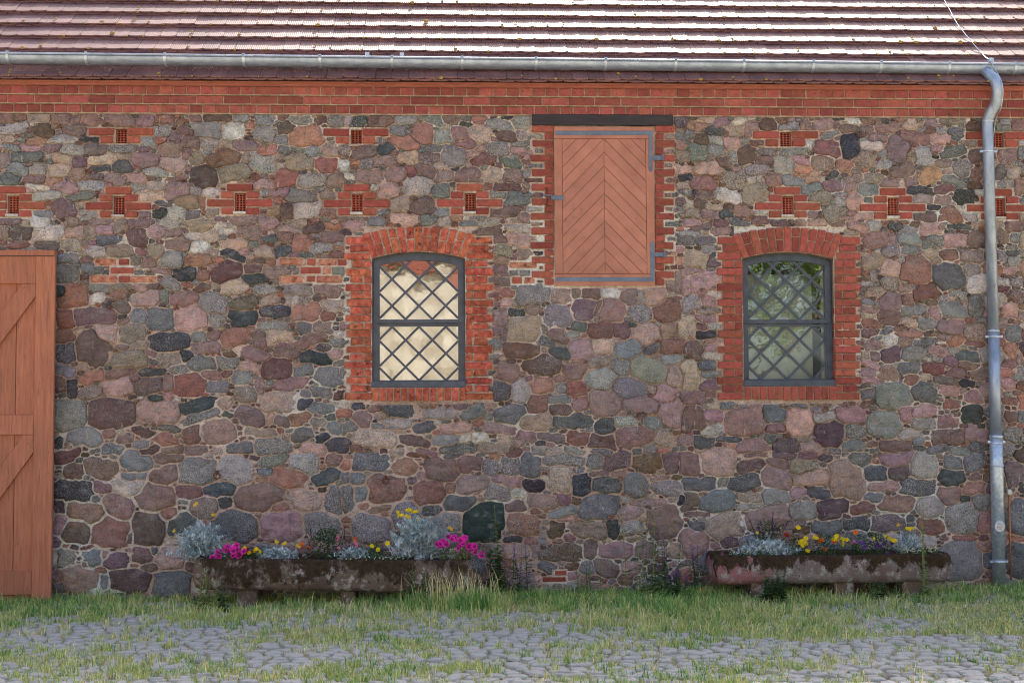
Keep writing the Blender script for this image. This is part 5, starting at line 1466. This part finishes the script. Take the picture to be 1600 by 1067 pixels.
def alyssum(T, xa, xb, ytop, label, group, frac=.05, green=(YGREEN, GREEN), nw=40):
    foot, zt = at_trough(T, (xa + xb) / 2, ytop, frac); H = max(.04, zt - foot.z); Wd = (xb - xa) / 172 / 2
    root = plant_root('sweet_alyssum', foot, label, 'plant', group)
    L = Leaves()
    for _ in range(420):
        x = random.uniform(-1, 1)
        L.leaf((x * Wd, random.gauss(0, .05), random.random() * H * (1 - .3 * x * x)), udir(-.1, 1), .018, .009, random.choice(green), .2)
    L.build('foliage', root)
    for _ in range(nw):
        flower(root, WHITE_B, Vector((random.uniform(-.95, .95) * Wd, -.05 + random.gauss(0, .03), H * random.uniform(.55, 1.05))), random.uniform(.004, .007))
    return root

# ---- mossy trough, from the door end
dusty_miller(T1, 316, 816, 96, 'silver dusty miller with thin yellow bud stalks at the door end of the mossy trough', G1, .5, 130, [(307, 786, 3), (268, 828, 2), (330, 806, 2)])
bushy(T1, 356, 856, 62, 'magenta petunia cascading over the rim below the silver foliage by the door', G1, [GREEN, DKGREEN], 'petunia',
      [(PETUNIA, 336, 872, 5, 9, .034), (PETUNIA, 358, 862, 6, 9, .034), (PETUNIA, 372, 858, 5, 8, .034), (PETUNIA, 350, 878, 3, 9, .033)], .08, 220)
bushy(T1, 393, 858, 40, 'small yellow and red marigolds beside the door-end petunia', G1, [GREEN, DKGREEN], 'marigold',
      [(MARI_Y, 388, 860, 5, 8, .018), (RED_B, 390, 860, 2, 3, .016), (MARI_Y, 402, 860, 2, 4, .018)], .2, 160)
dusty_miller(T1, 436, 856, 84, 'low mat of silver foliage with dried yellow heads, mid mossy trough', G1, .45, 120, [(432, 846, 3), (444, 849, 2), (468, 852, 2)])
bushy(T1, 512, 826, 64, 'dark leafy salvia with drooping purple spikes in the mossy trough', G1, [DKGREEN, DKGREEN, GREEN], 'salvia',
      [(PINK_B, 527, 842, 1, 2, .022), (PINK_B, 529, 857, 1, 2, .02), (MARI_O, 474, 852, 3, 5, .018)], .5, 420, (.035, .02), (S(70, 46, 78, 1.5), 9, .13))
dusty_miller(T1, 552, 858, 76, 'short silver mat carrying single orange and pink blooms, mossy trough', G1, .45, 90)
bushy(T1, 586, 850, 36, 'two yellow marigold heads over the rim middle of the mossy trough', G1, [GREEN, DKGREEN], 'marigold',
      [(MARI_Y, 580, 853, 2, 2, .022), (MARI_Y, 590, 858, 1, 1, .022), (MARI_O, 554, 842, 1, 1, .022), (PINK_B, 558, 848, 2, 4, .018), (MARI_Y, 610, 849, 1, 2, .02)], .25, 150)
alyssum(T1, 540, 632, 868, 'white flowering green alyssum creeping along the mossy rim', G1, .02, (GREEN, DKGREEN))
dusty_miller(T1, 656, 806, 104, 'large silver dusty miller topped with yellow flower clusters', G1, .4, 260, [(626, 803, 4), (640, 796, 6), (650, 799, 5), (657, 812, 2), (702, 824, 2), (634, 806, 3), (610, 850, 1)])
bushy(T1, 716, 850, 70, 'magenta petunia at the far end of the mossy trough above tall grass', G1, [YGREEN, GREEN], 'petunia',
      [(PETUNIA, 692, 848, 5, 7, .034), (PETUNIA, 712, 845, 6, 9, .034), (PETUNIA, 726, 843, 4, 7, .033), (PETUNIA, 738, 855, 5, 9, .034), (PETUNIA, 743, 861, 2, 3, .028)], .2, 260)

# ---- lichened trough
alyssum(T2, 1134, 1208, 857, 'white alyssum cushion at the near end of the lichened trough', G2, .05, (GREEN, GREEN, DKGREEN))
dusty_miller(T2, 1198, 842, 108, 'silver dusty miller mat beneath the purple salvia', G2, .4, 170, [(1181, 829, 1)])
bushy(T2, 1198, 812, 60, 'purple salvia with upright dark spikes against the mauve stone', G2, [DKGREEN, GREEN], 'salvia', [], .75, 330, (.035, .02), (S(78, 52, 92, 1.5), 15, .15))
bushy(T2, 1240, 834, 40, 'deep red flower with one tall yellow marigold behind the silver mat', G2, [GREEN, DKGREEN], 'dahlia',
      [(RED_B, 1232, 836, 2, 3, .024), (MARI_Y, 1247.5, 825, 2, 2, .026)], .5, 140)
bushy(T2, 1287, 838, 86, 'broad clump of yellow and orange marigolds in the lichened trough', G2, [GREEN, DKGREEN, DKGREEN], 'marigold',
      [(MARI_Y, 1252, 845, 4, 5, .022), (MARI_Y, 1264, 860, 1, 1, .028), (MARI_Y, 1275, 838, 3, 5, .021), (MARI_Y, 1306, 841, 4, 5, .022), (MARI_Y, 1320, 840, 3, 4, .021), (MARI_Y, 1318, 852, 1, 1, .02), (MARI_O, 1292, 858, 1, 1, .024), (MARI_O, 1284, 846, 3, 8, .018), (MARI_O, 1304, 846, 2, 5, .018), (MARI_Y, 1255, 851, 2, 3, .022)], .3, 480)
bushy(T2, 1337, 832, 34, 'red and orange flower standing between marigolds and violets', G2, [DKGREEN, GREEN], 'wallflower', [(MARI_O, 1337, 832, 1, 1, .024), (PINK_B, 1334, 848, 2, 2, .014)], .5, 130)
bushy(T2, 1370, 834, 62, 'dark violet flowering plant spilling over the lichened rim', G2, [DKGREEN, GREEN], 'petunia',
      [(VIOLET_B, 1362, 850, 9, 12, .018), (VIOLET_B, 1388, 850, 8, 8, .018), (MARI_Y, 1366, 841, 1, 1, .018), (MARI_Y, 1390, 839, 3, 4, .019), (MARI_Y, 1401, 845, 2, 2, .02), (VIOLET_B, 1392, 864, 3, 4, .018)], .2, 420)
dusty_miller(T2, 1418, 834, 40, 'wispy silver clump under a single tall yellow flower, lichened trough', G2, .5, 60, [(1421, 826, 5), (1405, 823, 1)])
alyssum(T2, 1405, 1466, 855, 'pale green flowering alyssum cushion at the downpipe end', G2, .1, (YGREEN, YGREEN, GREEN), 70)

# ------------------------------------------------------------------ wild plants at the foot of the wall
GW = 'weeds growing at the foot of the wall'
def weed(x, yfoot, ytop, Y, label, cols, n, wpx, leaf, stems=3, head=None, spikes=None, name='weed'):
    foot = W(x, yfoot, Y); foot.z = 0
    H = W(x, ytop, Y).z; Wd = wpx / 170 / 2
    root = plant_root(name, foot, label, 'weed', GW)
    L = Leaves()
    tops = []
    for s in range(stems):
        b = np.array([random.gauss(0, .35) * Wd, random.gauss(0, .03), 0.0])
        d = np.array([random.gauss(0, .07), random.gauss(0, .05), 1.0]); d /= np.linalg.norm(d)
        h = H * (1 if s == 0 else random.uniform(.6, 1.0))
        L.blade(b, d, h, .006, cols[0], .03)
        for _ in range(n // stems):
            t = random.random() ** 1.35 * .8
            L.leaf(b + d * h * t, udir(-.1, .7), leaf[0] * random.uniform(.6, 1.2) * (1.25 - t), leaf[1] * random.uniform(.7, 1.2), random.choice(cols), .2, .2)
        if head:
            for t in np.linspace(.55, 1, 40):
                for _k in range(2): L.leaf(b + d * h * t, udir(-.3, .8), .022 * (1.3 - t * .7), .011, head, .1)
        if spikes:
            for t in np.linspace(.7, 1, 18):
                for _k in range(3): L.leaf(b + d * h * t, udir(-.2, .8), .016, .010, spikes, .1)
    L.build('foliage', root)
    return root
HEAD = S(134, 132, 78, 1.7); VIO = S(116, 84, 146, 1.7)
weed(772, 900, 786, -.25, 'tall dock with greenish seed spike before the big black stone', [GREEN, DKGREEN, GREEN], 240, 44, (.09, .035), 3, HEAD, name='dock')
weed(808, 905, 846, -.25, 'low dark herb with two thin violet spikes near the dock', [DKGREEN, GREEN], 190, 60, (.05, .022), 5, None, VIO, name='wild_salvia')
weed(984, 905, 742, -.22, 'tallest thin stalk with greenish seed head between the troughs', [YGREEN, GREEN], 40, 30, (.07, .02), 2, HEAD, name='dock')
weed(1012, 905, 762, -.3, 'reddish green stalk next to the tallest one between the troughs', [YGREEN, GREEN, HEAD], 60, 34, (.07, .022), 3, HEAD, name='dock')
weed(1032, 918, 818, -.3, 'violet spiked wild salvia clump amid tall grass', [GREEN, DKGREEN, YGREEN], 380, 66, (.05, .022), 8, None, VIO, name='wild_salvia')
weed(1062, 915, 872, -.6, 'dense dark green herb clump in the tall grass, near the lichened trough', [DKGREEN, GREEN], 480, 90, (.05, .024), 10, None, VIO, name='herb_clump')
weed(920, 905, 852, -.2, 'thin grassy weed against the wall midway between the troughs', [GREEN, YGREEN], 90, 60, (.05, .014), 6, None, None, name='weed')
weed(1212, 932, 878, -.85, 'leafy nettle clump in front of the lichened trough', [DKGREEN, GREEN, DKGREEN], 620, 78, (.05, .026), 9, name='nettle')
weed(1445, 928, 750, -.78, 'single tall weed stalk in front of the lichened trough near its downpipe end', [YGREEN, GREEN], 110, 22, (.06, .018), 2, HEAD, name='dock')
weed(1376, 928, 902, -.72, 'broad leaved seedlings under the lichened trough', [GREEN, DKGREEN], 120, 90, (.06, .035), 8, name='seedling_patch')
weed(316, 930, 872, -.85, 'yellowish weed at the door end of the mossy trough', [YGREEN, GREEN], 170, 44, (.06, .018), 6, name='weed')
weed(348, 932, 902, -.85, 'small broad green weed before the mossy trough, below the petunia', [GREEN, DKGREEN], 110, 36, (.05, .028), 4, name='weed')
weed(654, 928, 868, -.8, 'slender green weed in front of the silver dusty miller', [GREEN, GREEN, DKGREEN], 110, 34, (.06, .016), 4, name='weed')
weed(1160, 912, 862, -.15, 'sparse herb with violet tips at the near end of the lichened trough', [DKGREEN, GREEN], 60, 44, (.045, .02), 3, None, VIO, name='wild_salvia')
weed(1085, 905, 850, -.2, 'feathery violet stalks against the wall just before the lichened trough', [DKGREEN, GREEN], 90, 40, (.05, .018), 5, None, VIO, name='wild_salvia')

# ------------------------------------------------------------------ cobbles
M['cobble'] = pm('granite_cobble', S(134, 131, 122, 2.0), S(170, 166, 156, 2.0), 6, .7, 60, .7, .008, .3, spec=.4, hue=.02, c3=S(166, 156, 148, 1.9), stain=(S(122, 114, 90, 1.8), 3.0, .6))
def cobble_mesh(k):
    n = random.choice([6, 7, 8]); V, F = [], []
    th = [2 * math.pi * (i + random.uniform(-.25, .25)) / n for i in range(n)]
    rad = []
    for t in th:
        p = 3.4
        rad.append((abs(math.cos(t)) ** p + abs(math.sin(t)) ** p) ** (-1 / p) * random.uniform(.86, 1.05))
    tx, ty = random.gauss(0, .25), random.gauss(0, .25)
    for f, z in ((1.0, -.6), (.97, .45), (.84, .95)):
        for t, r in zip(th, rad): V.append((math.cos(t) * r * f, math.sin(t) * r * f, z + (tx * math.cos(t) + ty * math.sin(t) + random.gauss(0, .1) if z > .4 else 0)))
    V.append((0, 0, 1.05))
    for q in range(2):
        for i in range(n): F.append((q * n + i, q * n + (i + 1) % n, (q + 1) * n + (i + 1) % n, (q + 1) * n + i))
    for i in range(n): F.append((2 * n + i, 2 * n + (i + 1) % n, 3 * n))
    me = bpy.data.meshes.new('cobble'); me.from_pydata(V, [], F); me.materials.append(M['cobble'])
    me.polygons.foreach_set('use_smooth', [True] * len(F)); me.update()
    return me, np.array(V), F
COB = [cobble_mesh(k) for k in range(16)]
cobs = []
y = -6.6
while y < -.25:
    rd = random.uniform(.085, .14)
    x = -7.5 + random.uniform(0, .1)
    while x < 8.0:
        wd = random.uniform(.085, .18)
        sh = .06 * math.sin(x * 1.1) + .03 * math.sin(x * 3.3 + y * 2)
        cobs.append((x + wd / 2, y + rd / 2 + sh + random.gauss(0, .02), wd / 2 * random.uniform(.88, .98), rd / 2 * random.uniform(.86, 1.0), random.gauss(0, .14)))
        x += wd
    y += rd
def gpatch(x, y):
    """how green the courtyard is at this spot, 0..1"""
    base = 1.0 / (1 + math.exp((-y - 1.3 + 1.5 * mnoise.noise(Vector((x * .55, 3.1, 0)))) * 3.0))
    n1 = mnoise.noise(Vector((x * .8, y * 1.5, 5.0))) + .6 * mnoise.noise(Vector((x * 2.6, y * 4.2, 9.0)))
    g = base * .72 + max(0, n1 * 1.3 + .14) * (1.0 if y > -3.2 else .9)
    g += .6 * math.exp(-((x - 2.0) / .9) ** 2 - ((y + 1.9) / .8) ** 2)
    g += .55 * math.exp(-((x + 3.3) / .9) ** 2 - ((y + 3.4) / .55) ** 2)
    g += .45 * math.exp(-((x - 1.3) / .6) ** 2 - ((y + 4.4) / .3) ** 2)
    return max(0, min(1, g))
def in_view(x, y):
    d = y + DIST
    return d > 7.6 and -0.40 * d < x - .048 * d < 0.40 * d
vis = [c for c in cobs if in_view(c[0], c[1]) and gpatch(c[0], c[1]) < .5]
vis.sort(key=lambda c: c[1])
near = set(id(c) for c in vis[:300])
CV, CF, coff = [], [], 0
for c in cobs:
    x, y, a, b, rz = c
    if id(c) in near:
        me, _, _ = random.choice(COB)
        data_obj('cobble', me, ground, (x, y, -.006 + random.gauss(0, .002)), (a, b, .013), (random.gauss(0, .02), random.gauss(0, .02), rz))
    else:
        _, V, F = random.choice(COB)
        cs, sn = math.cos(rz), math.sin(rz)
        q = np.stack([V[:, 0] * a * cs - V[:, 1] * b * sn + x, V[:, 0] * a * sn + V[:, 1] * b * cs + y, V[:, 2] * .013 - .006 + random.gauss(0, .003)], -1)
        CV.append(q); CF += [tuple(i + coff for i in f) for f in F]; coff += len(V)
cf = mesh_obj('cobble_field', np.concatenate(CV), CF, M['cobble'], ground, True)
cf['kind'] = 'stuff'

# ------------------------------------------------------------------ grass
def grass(name, label, pts, width):
    """pts: x, y, height, lean direction, lean, colour"""
    n = len(pts)
    P = np.array([p[:5] for p in pts])
    h = P[:, 2] * RNG.uniform(.5, 1.2, n)
    lean = P[:, 4] * h
    dx, dy = np.cos(P[:, 3]) * lean, np.sin(P[:, 3]) * lean
    wv = width * RNG.uniform(.7, 1.3, n)
    sa = RNG.uniform(-.6, .6, n)
    sx, sy = np.cos(sa) * wv / 2, np.sin(sa) * wv / 2
    z0 = np.full(n, -.012)
    A = np.stack([P[:, 0] - sx, P[:, 1] - sy, z0], -1); B = np.stack([P[:, 0] + sx, P[:, 1] + sy, z0], -1)
    mxx, myy = P[:, 0] + dx * .36, P[:, 1] + dy * .36
    hz = h * np.sqrt(np.maximum(.1, 1 - np.minimum(P[:, 4], .94) ** 2))
    Cc = np.stack([mxx + sx * .8, myy + sy * .8, hz * .66], -1); D = np.stack([mxx - sx * .8, myy - sy * .8, hz * .66], -1)
    E = np.stack([P[:, 0] + dx, P[:, 1] + dy, hz], -1)
    V = np.stack([A, B, Cc, D, E], 1).reshape(-1, 3)
    i = np.arange(n)[:, None] * 5
    F = np.concatenate([i + [0, 1, 2], i + [0, 2, 3], i + [3, 2, 4]], 0)
    cc = np.array([p[5][:3] for p in pts]) * RNG.uniform(.7, 1.3, (n, 1))
    C = np.repeat(np.concatenate([cc, np.ones((n, 1))], 1), 5, 0)
    o = np_mesh(name, V, F, M['leaf'], None, False, C)
    tag(o, label, 'grass', kind='stuff')
    return o
DRY = [S(188, 176, 128, 1.9), S(172, 160, 112, 1.9), S(192, 178, 142, 1.9)]
MID = [S(130, 144, 84, 2.2), S(114, 134, 76, 2.2), S(146, 152, 94, 2.2), S(162, 160, 100, 2.1)]
LUSH = [S(86, 120, 60, 2.1), S(100, 132, 68, 2.1), S(76, 108, 58, 2.1), S(116, 140, 78, 2.1)]
def tuft(pts, x, y, r, n, h, cols, spread=1.0):
    for _ in range(n):
        a = random.random() * 6.283; q = r * random.random() ** .6
        pts.append((x + math.cos(a) * q, min(-.02, y + math.sin(a) * q), h * random.uniform(.6, 1.2), a + random.gauss(0, .7), min(.95, random.uniform(.1, .85) * spread), random.choice(cols)))
pts = []
def h_short(x, y):
    w = 1 / (1 + math.exp((-y - 1.15) * 3.2))
    return .052 + .026 * w * (1 + .6 * mnoise.noise(Vector((x * 1.6, y, 2)))) + .035 * math.exp(-((x - 2.0) / .9) ** 2 - ((y + 1.8) / .7) ** 2)
cnt = 0
while cnt < 5200:
    x, y = random.uniform(-7.0, 7.4), -5.6 * random.random() ** 1.15 - .03
    g = gpatch(x, y)
    if random.random() < .04 + g ** 1.3 * (.45 if y > -1.3 else 1):
        cnt += 1
        tone = mnoise.noise(Vector((x * 1.3, y * 1.9, 31))) + random.gauss(0, .3) + (.35 if y > -.75 else -.08)
        cols = LUSH + MID if tone > .3 else (MID if tone > -.12 else MID + DRY)
        tuft(pts, x, y, random.uniform(.03, .1), random.randint(10, 24), h_short(x, y) * random.uniform(.7, 1.5), cols)
for _ in range(5000):          # thin growth in the joints
    c = random.choice(cobs)
    if c[1] < -5.4: continue
    tuft(pts, c[0] + c[2] * random.choice([-1, 1]), c[1] + random.uniform(-1, 1) * c[3], .012, 2, .022, MID + DRY)
grass('short_grass', 'dry yellow green grass growing in tufts between the cobbles and along the wall', pts, .0062)
# long grass against wall and troughs
pts = []
spots = [(-3.4, -.9, .5, .12, 30), (-1.3, -.88, 1.2, .1, 34), (.05, -.9, .3, .14, 60), (.9, -.35, .8, .2, 100), (1.9, -.8, .5, .4, 210), (2.2, -.35, .5, .2, 80), (-4.3, -.35, .5, .2, 60), (-3.4, -.2, .4, .1, 30), (3.9, -.9, 1.2, .1, 44), (5.4, -.3, .6, .2, 30), (-5.2, -.45, .6, .2, 40)]
for cx_, cy_, sx_, sy_, n_ in spots:
    for _ in range(n_):
        x, y = random.gauss(cx_, sx_), min(-.03, random.gauss(cy_, sy_))
        hh = .088 + .05 * mnoise.noise(Vector((x * 2, y * 2, 7))) + (.06 if abs(x - .05) < .45 and y < -.6 else 0)
        tuft(pts, x, y, .06, random.randint(14, 30), max(.06, hh * random.uniform(.7, 1.4)), LUSH if random.random() < .7 else MID, .8)
grass('long_grass', 'long uncut green grass in tufts along the foot of the wall', pts, .006)
# straw coloured seed stalks
pts = []
for k in range(330):
    if k < 120: x, y, h = random.gauss(.12, .2), random.gauss(-.86, .07), .33
    else: x, y, h = random.uniform(-6, 7), random.uniform(-2.2, -.1), .15
    pts.append((x, y, h, random.random() * 6.283, random.uniform(.05, .5), random.choice(DRY)))
grass('seed_stalks', 'thin straw coloured grass stalks standing above the turf', pts, .006)
# clover heads
L = Leaves()
def near_clover():
    while True:
        x, y = random.uniform(-6, 7.4), random.uniform(-4.6, -.3)
        wgt = .1 + .9 * math.exp(-((x - 4.2) / 2.2) ** 2) + .5 * math.exp(-((x + 3.6) / .8) ** 2 - ((y + 3.7) / .6) ** 2)
        if random.random() < wgt * gpatch(x, y): return x, y
for _ in range(420):
    x, y = near_clover(); h = h_short(x, y) * random.uniform(.7, 1.3)
    for _k in range(7): L.leaf((x, y, h), udir(-.6, 1), .0085, .008, S(206, 206, 196, 1.3), .1)
    L.blade((x, y, 0), (random.gauss(0, .1), random.gauss(0, .1), 1), h, .003, GREEN, .0)
for _ in range(5200):
    x, y = near_clover(); L.leaf((x + random.gauss(0, .05), y + random.gauss(0, .05), random.uniform(.01, .05)), udir(-.1, .4), .02, .018, random.choice([GREEN, GREEN, S(96, 116, 66, 1.5)]), .1)
tag(L.build('clover_leaves'), 'white flowering clover spread through the courtyard grass', 'clover', kind='stuff')

# ------------------------------------------------------------------ across the courtyard: what the window panes mirror
house = tag(empty('farmhouse', (-4, -27, 0)), 'cream rendered farmhouse with red tiled roof mirrored in the lattice window panes', 'building')
M['render'] = pm('cream_render', S(168, 154, 130), S(242, 234, 216), 2.4, .9, 20, .4, .01, 0)
M['house_roof'] = pm('red_house_tiles', S(140, 78, 62), S(170, 100, 80), 5, .85, 30, .6, .02, 0)
M['house_glass'] = pm('dark_window_glass', S(40, 46, 52), S(60, 66, 70), 2, .1, 5, 0, .01, 0)
MB().box(-8.5, 9.2, -7, 0, 0, 5.95).build('wall', M['render'], house)
MB().add([(-8.9, .2, 5.8), (9.6, .2, 5.8), (9.6, -3.5, 9.4), (-8.9, -3.5, 9.4), (-8.9, -7.2, 5.8), (9.6, -7.2, 5.8)], [(0, 1, 2, 3), (3, 2, 5, 4), (0, 3, 4), (1, 5, 2), (0, 4, 5, 1)]).build('roof', M['house_roof'], house)
for x in (-6.6, -4.0, -1.2, 1.4, 6.9):
    w = MB().box(x - .5, x + .5, -.05, .03, 1.2, 2.6).build('window', M['house_glass'], house)
    mb = MB(); mb.ring([(x - .56, 1.14), (x + .56, 1.14), (x + .56, 2.66), (x - .56, 2.66)], [(x - .49, 1.2), (x + .49, 1.2), (x + .49, 2.6), (x - .49, 2.6)], .02, .07); mb.box(x - .02, x + .02, .025, .055, 1.2, 2.6)
    mb.build('frame', M['ledge'], w)
MB().box(3.6, 4.7, -.05, .04, 0, 2.2).build('door', M['door_paint'], house)
M['bark'] = pm('tree_bark', S(70, 60, 50, 1.5), S(104, 92, 78, 1.5), 6, .95, 20, .9, .03, 0, stretch=(4, 4, 1))
def tree(x, y, h, r, label):
    root = tag(empty('courtyard_tree', (x, y, 0)), label, 'tree', 'trees across the courtyard')
    mb = MB().tube([(0, 0, 0), (.05, .02, h * .25), (-.05, .1, h * .5), (.1, 0, h * .8)], [.24, .19, .14, .05], 10)
    for _ in range(9):
        t = random.uniform(.3, .7); d = udir(.2, .7)
        mb.tube([(0, 0, h * t), tuple(np.array([0, 0, h * t]) + d * r * .4), tuple(np.array([0, 0, h * t + .2]) + d * r * .8)], [.09, .06, .02], 6)
    mb.build('trunk', M['bark'], root, smooth=True)
    L = Leaves()
    for _ in range(70):
        c = udir(-.8, 1) * r * random.uniform(.4, 1.0); c[2] = c[2] * .9 + h * .68
        cr = random.uniform(.35, .8)
        for _k in range(75):
            L.leaf(c + udir(-1, 1) * cr * random.random() ** .5, udir(-.7, .6), .2, .13, random.choice([S(84, 104, 44, 1.5), S(64, 88, 40, 1.5), S(110, 124, 56, 1.5)]), .15)
    L.build('crown', root)
tree(7.6, -21.5, 8.0, 3.0, 'broad green courtyard tree mirrored in the panes of the clean brick window')
tree(11.8, -24.5, 9.0, 3.2, 'taller tree behind the broad courtyard tree, mirrored beside it')
